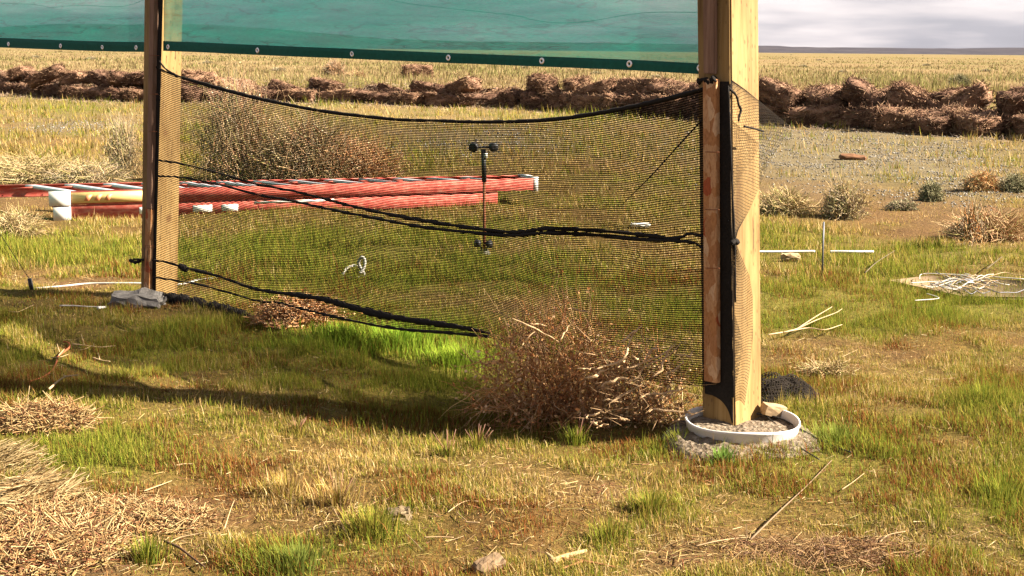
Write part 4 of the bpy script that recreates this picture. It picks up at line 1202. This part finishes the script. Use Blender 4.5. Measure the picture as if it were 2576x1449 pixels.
# ------------------------------------------------------------------ lamp stand behind the net
def ring_lathe(prof, axis_origin, axis_dir, n=16):
    axis_dir = nrm(np.asarray(axis_dir, float)); ref = np.array([0, 0, 1.0]) if abs(axis_dir[2]) < .9 else np.array([1.0, 0, 0])
    a = nrm(np.cross(axis_dir, ref)); b_ = np.cross(axis_dir, a)
    V = np.array([[axis_origin + axis_dir * z + (a * math.cos(t) + b_ * math.sin(t)) * r for t in np.linspace(0, 2 * math.pi, n, endpoint=False)] for r, z in prof])
    nk = len(prof); i = (np.arange(nk - 1)[:, None] * n + np.arange(n)[None, :]); j = (np.arange(nk - 1)[:, None] * n + (np.arange(n)[None, :] + 1) % n)
    return V.reshape(-1, 3), [np.stack([i, j, j + n, i + n], -1).reshape(-1, 4)]
def build_stand():
    og = G(1218, 640); Y = og[1]; Q = lambda u, v, dy=0: P(u, v, Y + dy) - og
    t = thing('lamp_stand', 'thin rusty rod stand with two round black lamp heads behind the net', 'lamp stand', og)
    def tube(name, pts, r, mat, sides=8):
        v, f = tubes(np.array([pts]), r, sides); return obj(name, Geo().add(v, f).mesh(name), mat, t)
    tube('rod', [Q(1218, 644), Q(1218, 450)], 0.011, M['rust'])
    tube('sleeve', [Q(1218, 458), Q(1216, 375)], 0.017, M['black_metal'])
    tube('crossbar', [Q(1186, 371), Q(1246, 371)], 0.007, M['black_metal'])
    for u in (1192, 1241):
        c = Q(u, 370)
        v, f = ring_lathe([(0.0, -0.035), (0.02, -0.034), (0.031, -0.015), (0.034, 0.01), (0.030, 0.028), (0.0, 0.02)], c, (0.25 if u > 1218 else -0.25, -1, -0.1))
        h = obj('lamp_head', Geo().add(v, f).mesh('lamp_head', smooth=True), M['black_metal'], t)
    V = []
    for du, dv in ((1218, 398), (1226, 398), (1226, 384), (1218, 384)):
        V.append(Q(du, dv, -0.03))
    V += [p + np.array([0, 0.03, 0]) for p in V]
    _, f = box8(np.array(V), None); obj('sensor_box', Geo().add(np.array(V), f).mesh('sensor_box'), M['white_plastic'], t)
    v, f = ring_lathe([(0.0, 0.0), (0.04, 0.0), (0.045, 0.02), (0.02, 0.045), (0.0, 0.05)], Q(1218, 643), (0, 0, 1)); obj('base', Geo().add(v, f).mesh('base', smooth=True), M['stone'], t)
    for u, vv in ((1201, 612), (1231, 614)):
        v, f = ring_lathe([(0.0, -0.02), (0.024, -0.015), (0.03, 0.01), (0.0, 0.02)], Q(u, vv, -0.02), (1 if u > 1218 else -1, -.6, 0.3)); obj('lower_cup', Geo().add(v, f).mesh('lower_cup', smooth=True), M['black_metal'], t)
        tube('bracket', [Q(u, vv), Q(1218, 632)], 0.005, M['black_metal'], 5)
    tube('valve_handle', [Q(1218, 640, -.02), Q(1182, 637, -.02)], 0.010, M['rust'])
build_stand()

# ------------------------------------------------------------------ small things on the ground
def ground_line(name, label, cat, pts, r, mat, color=None, group=None, z=0.006, n=40, taper=None, rough=0.0, sides=6, lift=None):
    L = []
    for k, (u, v) in enumerate(pts):
        p = G(u, v); p[2] += z + (lift[k] if lift else 0)
        L.append(p)
    og = L[len(L) // 2].copy()
    o = obj(name, rope_mesh(name, L, r, og, n, sides, taper, rough, color), mat, None, og)
    tag(o, label, cat, group)
    return o
D4 = lambda cx, cy, pts: [((0, 644, 1288, 1932)[cx] + a / 4, (0, 362.25, 724.5, 1086.75)[cy] + b / 4) for a, b in pts]
ground_line('white_cord', 'long white cord lying on the ground past the far post', 'cord', [(88, 728), (160, 722), (220, 716), (290, 715), (345, 715), (450, 718), (500, 706), (545, 701)], 0.006, M['white_cord'])
lc = [(810, 710), (850, 703), (880, 700), (905, 697), (916, 690), (906, 672), (902, 660), (908, 648), (916, 650), (918, 664), (912, 680), (904, 688)]
Yl = G(905, 700)[1]; L = [P(u, v, Yl + (0.0 if k < 4 else -.01 * (k - 4))) for k, (u, v) in enumerate(lc)]
o = obj('white_cord', rope_mesh('white_cord', L, 0.009, L[3], 60, 6), M['white_cord'], None, L[3]); tag(o, 'white cord end standing up in an upright loop behind the net', 'cord')
ground_line('white_cord', 'short arched white cord beside the upright loop', 'cord', [(862, 693), (872, 686), (890, 682), (906, 686), (915, 694)], 0.009, M['white_cord'], lift=[0, .02, .03, .02, 0])
ground_line('pipe', 'pale yellow pipe in the grass next to the pine post', 'pipe', [(1905, 651), (1960, 651), (2049, 650)], 0.0085, M['white_plastic'], z=0.05)
ground_line('pipe', 'short white pipe lying in grass beyond the steel stake', 'pipe', [(2087, 651), (2140, 651), (2196, 651)], 0.0095, M['white_plastic'], z=0.05)
a = G(2068, 699); b_ = P(2072, 558, a[1])
v, f = tubes(np.array([[a, b_]]), 0.006, 8); o = obj('steel_stake', Geo().add(v, f).mesh('steel_stake', a), M['steel'], None, a); tag(o, 'thin dark steel stake standing upright in the grass', 'stake')
a = G(82, 730); pk = thing('guy_peg', 'dark peg with thin guy wire slanting away to the grass edge', 'peg', a)
v, f = tubes(np.array([[a * 0 + np.array([0, 0, -.02]), np.array([-.015, 0, .07])]]), 0.013, 6); obj('peg', Geo().add(v, f).mesh('peg'), M['black_metal'], pk)
v, f = tubes(np.array([[np.array([-.012, 0, .06]), P(0, 588, a[1] - .1) - a, P(-220, 260, a[1] - .4) - a]]), 0.0022, 4); obj('guy_wire', Geo().add(v, f).mesh('guy_wire'), M['steel'], pk)
# plywood and wire tangle
def build_board():
    c = [G(2235, 712), G(2330, 701), G(2680, 718), G(2700, 758), G(2420, 752)]
    og = c[0].copy(); V = [p - og + np.array([0, 0, 0.018]) for p in c]; V += [p - np.array([0, 0, 0.016]) for p in V]
    k = 5; F = [[j, (j + 1) % k, k + (j + 1) % k, k + j] for j in range(k)]
    me = Geo().add(np.array(V), [np.array(F), np.array([list(range(k))]), np.array([list(range(k, 2 * k))[::-1]])]).mesh('plywood')
    tag(obj('plywood_sheet', me, m_plain('plywood', (0.20, 0.14, 0.085), 0.85, 0.1, var=0.4, scale=12), None, og), 'flat tan plywood sheet lying in the grass under tangled wires', 'board')
    r_ = np.random.default_rng(9); ow = G(2440, 742); t = thing('wire_tangle', 'heap of tangled pale wires piled on the plywood sheet', 'wires', ow)
    for k in range(26):
        u0, v0 = r_.uniform(2310, 2440), r_.uniform(716, 752); pts = []
        L = r_.uniform(60, 150); ph = r_.random() * 6
        for s in np.linspace(0, 1, 7):
            p = G(u0 + L * s, min(v0 + 10 * math.sin(s * 4 + ph) + 8 * s, 764)); p[2] = 0.045 + 0.03 * abs(math.sin(s * 5 + ph)) * (0.5 + r_.random() * .5); pts.append(p - ow)
        obj('wire', rope_mesh('wire', pts, 0.0024, np.zeros(3), 24, 5), (M['white_cord'], M['pale_wood'], M['steel'])[k % 3], t)
    for pts in (D4(3, 1, [(1520, 1440), (1540, 1390), (1700, 1385), (2100, 1405), (2576, 1440)]), D4(3, 2, [(1430, 30), (1700, 15), (2000, 5)]), [(2330, 760), (2360, 772), (2300, 778)]):
        q = [G(u, v) - ow + np.array([0, 0, 0.05]) for u, v in pts]
        obj('wire', rope_mesh('wire', q, 0.0028, np.zeros(3), 30, 5), M['white_cord'], t)
build_board()
# crumpled black net behind the tub
def build_heap():
    og = G(1985, 1012); t = thing('net_heap', 'crumpled heap of spare black netting on grass behind the tub', 'net', og)
    r_ = np.random.default_rng(3); nu, nv = 30, 22
    for lay in range(3):
        s, q = np.meshgrid(np.linspace(-1, 1, nu), np.linspace(-1, 1, nv))
        X = (s * 0.17 + 0.03 * np.sin(q * 3 + lay)) * (1 - .15 * lay); Yy = 0.10 + q * 0.14 + 0.02 * np.sin(s * 5 + lay)
        Zz = (0.03 + 0.045 * (1 - lay * .3)) * np.exp(-((s + .45 - lay * .25) ** 2) * 1.6 - (q + .1) ** 2 * 1.2) + 0.075 * (fbm(s * 3 + lay * 5, q * 3 + 4, 21 + lay) - .4) + 0.012
        Zz = np.maximum(Zz, 0.006 + .004 * lay) * (1 - 0.85 * np.maximum(np.abs(s), np.abs(q)) ** 4)
        Pn = np.stack([X, Yy, Zz], -1)
        V, F = ribbons(Pn, 0.0040, np.array([0, -.5, .85])); g = Geo().add(V, F)
        V, F = ribbons(np.transpose(Pn, (1, 0, 2)), 0.0036, np.array([0, -.5, .85])); g.add(V, F)
        obj('net_layer', g.mesh('net_layer'), M['black_net'], t)
build_heap()
ground_line('black_cable', 'thin black cable draped over the tub rim into the grass', 'cable', [(1738, 1070), (1790, 1074), (1850, 1076), (1950, 1090), (2010, 1106), (2080, 1124), (2140, 1146)], 0.0032, M['black_metal'], z=0.012, lift=[.05, .052, .052, .052, .03, 0, 0])
ground_line('black_cable', 'second thin black cable hanging down the tub front into the grass', 'cable', [(1925, 1086), (1960, 1110), (2000, 1132), (2060, 1164)], 0.0028, M['black_metal'], z=0.012, lift=[.05, .04, .01, 0])
# red root and twigs
RC, PC = np.array([0.26, 0.075, 0.035]), np.array([0.40, 0.28, 0.155])
ground_line('red_root', 'long reddish root snaking through shaded grass near the straw heap', 'root', D4(0, 2, [(155, 1070), (180, 1020), (310, 965), (430, 925), (530, 850), (570, 770), (585, 710), (640, 670), (700, 620), (690, 575), (640, 565)]), 0.0042, M['twig'], RC, n=50, taper=[.5, .8, 1.1, 1.2, .9], rough=.15, z=0.012)
def twig(label, sets, r=0.0032, color=PC, z=0.018, group=None, name='twig'):
    base_ = G(*sets[0][0]); g = Geo()
    for k, pts in enumerate(sets):
        L = smooth_line([G(u, v) + np.array([0, 0, z]) for u, v in pts], max(6, len(pts) * 4))
        R = np.linspace(1.1, 0.6, len(L)) * r * (1 if k == 0 else .75)
        v, f = tubes(L[None], R[None], 5); g.add(v, f, color * rng.uniform(.85, 1.1))
    tag(obj(name, g.mesh(name, base_), M['twig'], None, base_), label, 'twig', group)
twig('pale forked twig beside the red root in shaded grass', [D4(0, 2, [(730, 600), (900, 620), (1000, 632), (1160, 618)]), D4(0, 2, [(910, 625), (860, 650), (800, 662)]), D4(0, 2, [(850, 610), (835, 560), (818, 500)]), D4(0, 2, [(945, 625), (945, 590)])])
twig('short pale twig with one spur on shaded grass', [D4(0, 2, [(935, 740), (1020, 765), (1110, 778)]), D4(0, 2, [(1005, 760), (990, 690)])])
twig('pale bent stick rising out of the straw heap', [D4(0, 2, [(500, 1140), (590, 1060), (670, 1010), (790, 995)]), D4(0, 2, [(670, 1008), (645, 995)])], 0.0045, z=0.05)
twig('thin twigs crossing the red root', [D4(0, 2, [(590, 720), (650, 650)]), D4(0, 2, [(510, 740), (600, 735), (690, 705)]), D4(0, 2, [(600, 680), (575, 600)])], 0.003)
twig('thin curved twig in the shade beyond the root', [D4(0, 2, [(95, 270), (180, 275), (260, 240), (345, 200)])], 0.003)
twig('thin pale stick lying by the grey concrete lump', [D4(0, 2, [(600, 212), (740, 212), (900, 222), (1060, 222)])], 0.004, np.array([.5, .46, .42]))
twig('short pale stick near the concrete lump, thicker than the thin one', [D4(0, 2, [(985, 235), (1065, 225)])], 0.009, np.array([.55, .52, .5]))
FG = [D4(0, 3, [(1690, 1165), (1800, 1105), (1900, 1080), (2060, 1055), (2200, 1070)]), D4(0, 3, [(1060, 1340), (1180, 1270), (1300, 1245), (1390, 1240)]),
      D4(0, 3, [(2080, 1160), (2150, 1230), (2300, 1280), (2440, 1280)]), D4(0, 3, [(1450, 630), (1560, 590), (1730, 525)]), D4(0, 3, [(1770, 370), (1850, 355), (1950, 355)]),
      D4(0, 3, [(2260, 1010), (2320, 820), (2360, 720)]), D4(1, 3, [(1930, 845), (2040, 765), (2130, 730), (2240, 735)]), D4(1, 3, [(1510, 1065), (1600, 1150), (1670, 1225)]),
      D4(1, 3, [(1690, 1100), (1850, 1095), (1990, 1100)]), D4(1, 3, [(2015, 840), (2120, 935)]), D4(1, 3, [(770, 790), (860, 960), (960, 1160)]), D4(1, 3, [(580, 1030), (590, 990), (650, 965)]),
      D4(2, 3, [(1840, 1190), (2050, 1140), (2250, 1110), (2390, 1100)]), D4(2, 3, [(960, 1400), (990, 1290), (1010, 1190)]), D4(2, 3, [(660, 1240), (700, 1160), (770, 1120)]),
      D4(3, 3, [(270, 545), (340, 505), (380, 515)]), D4(3, 3, [(740, 615), (850, 540), (965, 450)]), D4(3, 3, [(1475, 1170), (1590, 1180)]), D4(3, 3, [(960, 1055), (1050, 1025)]),
      D4(3, 3, [(1120, 1150), (1210, 1075), (1380, 1040)]), D4(3, 2, [(740, 720), (900, 645)]), D4(3, 2, [(1560, 950), (1720, 945), (1880, 932)]), D4(3, 2, [(1460, 220), (1600, 205), (1770, 165)]),
      D4(3, 3, [(2010, 450), (2060, 470)]), D4(1, 3, [(1910, 640), (1970, 655)]), D4(1, 3, [(2100, 945), (2250, 950)])]
NEAR_BY = [('the straw scatter', 300, 1310), ('the green tuft in the straw', 372, 1410), ('the dense green tuft', 745, 1425), ('the round green tuft', 940, 1338),
           ('the speckled stone', 1003, 1304), ('the splintered wood chunk', 1230, 1440), ('the broken pale stick', 1430, 1410), ('the yellow flowered tuft', 1530, 1360),
           ('the feathery green tuft', 1640, 1292), ('the long straight stick', 1990, 1270), ('the black cables', 2060, 1164), ('the brown thatch', 2200, 1400),
           ('the spiky green clump', 2520, 1260), ('the leafy clump', 2480, 1010), ('the net heap', 1985, 1012), ('the plywood sheet', 2400, 760), ('the purple seed heads', 1160, 1140), ('the golden tuft', 720, 1245)]
def near_by(pts):
    p = G(*pts[len(pts) // 2])
    return min(NEAR_BY, key=lambda q: np.linalg.norm(G(q[1], q[2]) - p))[0]
def twig_look(pts):
    L = np.linalg.norm(G(*pts[-1]) - G(*pts[0]))
    return ('short ' if L < .08 else 'long ' if L > .2 else '') + ('curved ' if len(pts) > 2 else 'straight ')
for k, pts in enumerate(FG):
    twig(twig_look(pts) + 'pale dry twig lying near ' + near_by(pts), [pts], 0.0013 + 0.0009 * rng.random(), PC * rng.uniform(.7, 1.0), 0.012, 'loose twigs in the near grass')
twig('dark curved twig lying over the straw edge', [D4(0, 3, [(1660, 1160), (1800, 1220), (1930, 1320), (2060, 1420)])], 0.004, np.array([.10, .06, .04]))
twig('long straight grey brown stick slanting across the near grass', [[(1887, 1370), (1960, 1298), (2030, 1232), (2092, 1168)]], 0.0026, np.array([.20, .135, .085]), 0.015)
for k, pts in enumerate([D4(3, 2, [(0, 570), (250, 520), (480, 420), (680, 340), (740, 300)]), D4(3, 2, [(150, 545), (400, 500), (560, 520), (740, 465)]), D4(3, 2, [(300, 500), (480, 380), (640, 280)])]):
    twig('long dry stem leaning in the grass beside the pine post', [pts], 0.0034, np.array([.42, .29, .17]), 0.05, 'dry stems beside the pine post')
twig('dark thin bent stem in grass before the plywood', [[(2175, 706), (2205, 678), (2250, 648)]], 0.004, np.array([.10, .08, .05]), 0.05)
twig('dark slanting stem in the grass by the plywood edge', [[(2480, 696), (2520, 664)]], 0.004, np.array([.10, .08, .05]), 0.05)
# broken stick + bark
twig('thick broken pale stick with dark underside on bare soil', [D4(2, 3, [(390, 1350), (520, 1300), (640, 1265), (740, 1235)]), D4(2, 3, [(410, 1330), (340, 1260)])], 0.0105, np.array([.30, .195, .10]), 0.012)
twig('dark forked stick under the broken pale one', [D4(2, 3, [(500, 1320), (700, 1340), (1030, 1400)]), D4(2, 3, [(700, 1345), (480, 1425)])], 0.005, np.array([.24, .11, .05]), 0.012)
c = G(1230, 1440)
o = obj('bark_slab', rough_block('bark_slab', (0.085, 0.05, 0.03), 8, None, 4, .16), m_plain('grey_bark', (0.20, 0.135, 0.08), 0.9, 0.1, var=.5, scale=60), None, c + np.array([0, 0, .022])); o.rotation_euler = (0.3, -0.25, 0.6); tag(o, 'pale splintered wood chunk on bare soil', 'wood chunk')
c = G(1003, 1304)
o = obj('field_stone', rough_block('field_stone', (0.07, 0.06, 0.04), 9, None, 4, .25), M['rust_earth'], None, c + np.array([0, 0.01, .004])); tag(o, 'speckled rough stone half sunk in the near grass', 'stone')
for k, (u, v, s, lab) in enumerate([(2145, 402, .35, 'flat rusty red slab lying on the gravel bank')]):
    o = obj('rusty_slab', rough_block('rusty_slab', (s, s * .5, .07), 30 + k, None, 3, .15), m_plain('rusty_slab', (0.17, 0.085, 0.045), .9, .1, var=.5), None, G(u, v) + np.array([0, 0, .03])); o.rotation_euler = (0.15, 0.05, -.2); tag(o, lab, 'slab')
o = obj('scrap_wood', rough_block('scrap_wood', (0.13, 0.06, 0.05), 41, None, 3, .2), M['pale_wood'], None, G(1988, 657) + np.array([0, 0, .03])); tag(o, 'pale scrap of wood lying beside the yellow pipe', 'wood scrap')
o = obj('plastic_scrap', rough_block('plastic_scrap', (0.16, 0.07, 0.035), 42, None, 3, .2), M['white_plastic'], None, G(1610, 575) + np.array([0, 0, .03])); tag(o, 'white plastic scrap seen through the net above the cord', 'scrap')

# ------------------------------------------------------------------ straw heaps
def straw_heap(name, label, u, v, rad, n, seed, aim=None, cols=None, length=(0.04, 0.12), thick=(0.0007, 0.0021), spread=0.35):
    r_ = np.random.default_rng(seed); c = G(u, v)
    a = r_.random(n) * 6.283; r = np.sqrt(r_.random(n))
    x, y = np.cos(a) * r * rad[0], np.sin(a) * r * rad[1]
    dome = rad[2] * np.clip(1 - r ** 2, 0, 1) * (0.6 + 0.8 * fbm(x * 14 + 5, y * 14 + 5, seed))
    z = H(c[0] + x, c[1] + y) - c[2] + dome * r_.uniform(.35, 1.05, n) + .004
    if aim is None: dv = nrm(r_.normal(0, 1, (n, 3)) * np.array([1, .8, spread]))
    else: dv = nrm(np.asarray(aim)[None] + r_.normal(0, .22, (n, 3)))
    ln = (length[0] * .6 + (length[1] * 1.5 - length[0] * .6) * r_.random(n) ** 2.2)[:, None]
    p = np.stack([x, y, z], -1)
    Pp = np.stack([p - dv * ln / 2, p + r_.normal(0, .004, (n, 3)), p + dv * ln / 2], 1)
    Pp[:, :, 2] = np.maximum(Pp[:, :, 2], (H(c[0] + x, c[1] + y) - c[2])[:, None] + .002)
    V, F = tubes(Pp, r_.uniform(*thick, n)[:, None] * np.ones((1, 3)), 3, False)
    cs = np.array(cols or [(0.38, 0.265, 0.135), (0.44, 0.33, 0.19), (0.29, 0.17, 0.075), (0.20, 0.085, 0.035)])
    cc = cs[r_.integers(0, len(cs), n)] * r_.uniform(.6, 1.1, (n, 1)) * np.array([1, .97, .78])
    tag(obj(name, Geo().add(V, F, np.repeat(cc, 9, 0)).mesh(name), M['straw'], None, c), label, 'straw')
straw_heap('straw_heap', 'low heap of tan straw and twigs at the edge of the shadow', 95, 1078, (0.21, 0.13, 0.085), 2600, 1)
straw_heap('straw_bundle', 'pale straw bundle with cut ends, upper of two beside green grass', -6, 1180, (0.11, 0.09, 0.07), 700, 2, (0.9, 0.25, 0.28), [(0.48, 0.36, 0.21), (0.54, 0.43, 0.27), (0.36, .25, .13)], (0.08, 0.15))
straw_heap('straw_bundle', 'pale straw bundle with cut ends, lower of two above scattered straw', 72, 1262, (0.13, 0.10, 0.08), 1100, 3, (0.9, 0.22, 0.25), [(0.48, 0.36, 0.21), (0.54, 0.43, 0.27), (0.30, .18, .085)], (0.08, 0.16))
straw_heap('straw_heap', 'wide flat scatter of tan straw in front of the green grass', 300, 1310, (0.28, 0.16, 0.03), 3800, 4, None, None, (0.02, 0.075))
straw_heap('straw_heap', 'deep scatter of reddish tan straw below the straw bundles', 70, 1385, (0.26, 0.24, 0.05), 5000, 5, None, [(0.36, 0.24, 0.12), (0.28, 0.15, 0.065), (0.44, 0.33, 0.19), (0.15, 0.055, 0.025)], (0.03, 0.11))
straw_heap('straw_heap', 'brown dead grass thatch on the soil near the broken stick', 2080, 1400, (0.30, 0.14, 0.018), 1500, 6, None, [(0.22, 0.12, 0.05), (0.29, 0.18, 0.085), (0.15, 0.065, 0.028)], (0.02, 0.08), (.0005, .0012))

# ------------------------------------------------------------------ separate plants in the near grass
def tuft(name, label, u, v, n, h, spread, cols, w=(0.002, 0.004), head=None, group=None, seed=0):
    r_ = np.random.default_rng(seed); c = G(u, v)
    a = r_.random(n) * 6.283; rr = np.abs(r_.normal(0, 1, n)) * spread * 0.35
    p = np.stack([np.cos(a) * rr, np.sin(a) * rr, np.zeros(n) - .003], -1)
    hh = h * r_.uniform(.55, 1.1, n)
    cs = np.array(cols); cc = cs[r_.integers(0, len(cs), n)] * r_.uniform(.75, 1.2, (n, 1))
    V, F, C = blades(p, hh, r_.uniform(*w, n), np.abs(r_.normal(.55, .3, n)), a + r_.normal(0, .5, n), cc)
    g = Geo().add(V, F, C)
    if head:
        m_ = head; a = r_.random(m_) * 6.283; le = r_.uniform(.15, .75, m_); hl = h * r_.uniform(.9, 1.5, m_)
        d = np.stack([np.cos(a) * np.sin(le), np.sin(a) * np.sin(le) * .6, np.cos(le)], -1)
        st = np.stack([d * 0, d * (hl * .55)[:, None], d * hl[:, None]], 1)
        V, F = tubes(st, np.array([[.0006, .0014, .0008]]), 4); g.add(V, F, np.tile(np.repeat([(0.30, .22, .10), (0.28, 0.13, 0.09), (0.36, 0.21, 0.16)], 4, 0), (m_, 1)))
    tag(obj(name, g.mesh(name), M['grass'], None, c), label, 'grass tuft', group, 'stuff' if spread >= .13 else None)
GR = PAL['green']; OL = PAL['olive']
tuft('seed_grass', 'grass tuft with purple seed heads at shadow edge, wider one', 1128, 1146, 90, .07, .10, GR + OL, head=9, seed=1)
tuft('seed_grass', 'grass tuft with upright purple seed heads at shadow edge, narrower one', 1200, 1128, 80, .07, .07, GR + OL, head=8, seed=2)
tuft('seed_grass', 'grass tuft with a few purple heads between shadow and branch pile', 1452, 1118, 120, .09, .10, GR, head=5, seed=3)
tuft('seed_grass', 'sparse purple headed grass at the shadow edge by the open lawn', 745, 1092, 70, .06, .12, OL, head=9, seed=4)
tuft('grass_tuft', 'feathery green tuft with dark shade side on the soil', 1640, 1292, 260, .085, .13, GR + OL, seed=5)
tuft('grass_tuft', 'leafy green plant growing against the concrete collar', 1815, 1168, 90, .07, .06, [(0.10, .17, .03), (.14, .20, .05)], (.005, .009), seed=6)
tuft('grass_tuft', 'green tuft right of the concrete collar and cables', 2105, 1112, 420, .075, .22, [(0.15, .19, .03), (.20, .22, .05)], seed=7)
tuft('grass_tuft', 'dense green tuft at the foot of the near straw', 745, 1425, 420, .07, .16, [(0.13, .155, .03), (.17, .19, .04), (.10, .125, .025)], seed=8)
tuft('grass_tuft', 'green tuft growing through the scattered straw', 372, 1410, 170, .085, .08, GR, seed=9)
tuft('grass_tuft', 'round green tuft in the middle of the near grass', 940, 1338, 380, .08, .15, GR + OL, seed=10)
tuft('grass_tuft', 'green tuft with yellow flower on the bare soil', 1530, 1360, 200, .07, .10, GR + OL, seed=11)
tuft('grass_tuft', 'tall fresh green grass under the black net', 1010, 872, 1100, .12, .52, [(0.11, .20, .018), (.16, .24, .022), (.20, .26, .03)], (.003, .0055), seed=12)
tuft('grass_tuft', 'fresh green grass between the two tumbleweeds under the net', 860, 858, 900, .09, .45, [(0.11, .19, .018), (.16, .23, .022), (.20, .24, .03)], (.003, .005), seed=19)
tuft('grass_tuft', 'fresh green grass next to the tumbleweed foot', 1160, 915, 800, .10, .34, [(0.14, .21, .018), (.20, .25, .03)], (.003, .005), seed=13)
tuft('grass_tuft', 'green leafy clump at the edge of the brown thatch', 2480, 1010, 160, .10, .14, GR, seed=14)
tuft('grass_tuft', 'spiky green clump by the brown thatch patch', 2520, 1260, 220, .10, .15, GR, seed=15)
tuft('grass_tuft', 'dry golden tuft in the middle of the near grass', 720, 1245, 260, .08, .16, OL + PAL['dry'], seed=16)
tuft('grass_tuft', 'golden tuft with long stems by the round green one', 850, 1270, 200, .10, .14, OL + PAL['dry'], head=4, seed=17)
tuft('grass_tuft', 'green tuft growing close against the tub side', 1712, 1128, 160, .085, .08, GR, seed=18)

# ------------------------------------------------------------------ air
def build_haze():
    x0, x1, y0, y1, z0, z1 = -9000, 9000, -60, 7600, -6, 190
    V = np.array([[x, y, z] for z in (z0, z1) for x, y in ((x0, y0), (x1, y0), (x1, y1), (x0, y1))], float)
    F = np.array([[3, 2, 1, 0], [4, 5, 6, 7], [0, 1, 5, 4], [1, 2, 6, 5], [2, 3, 7, 6], [3, 0, 4, 7]])
    m = MT('haze_air')
    vol = m.n('ShaderNodeVolumePrincipled', {'Color': (0.80, 0.86, 1.0, 1), 'Density': 0.000009, 'Anisotropy': 0.2})
    m.t.links.new(vol.outputs[0], m.out.inputs['Volume'])
    tag(obj('haze', mesh_np('haze', V, [F]), m.m), 'thin bluish air over the plain and far hills', 'haze', kind='stuff')
build_haze()
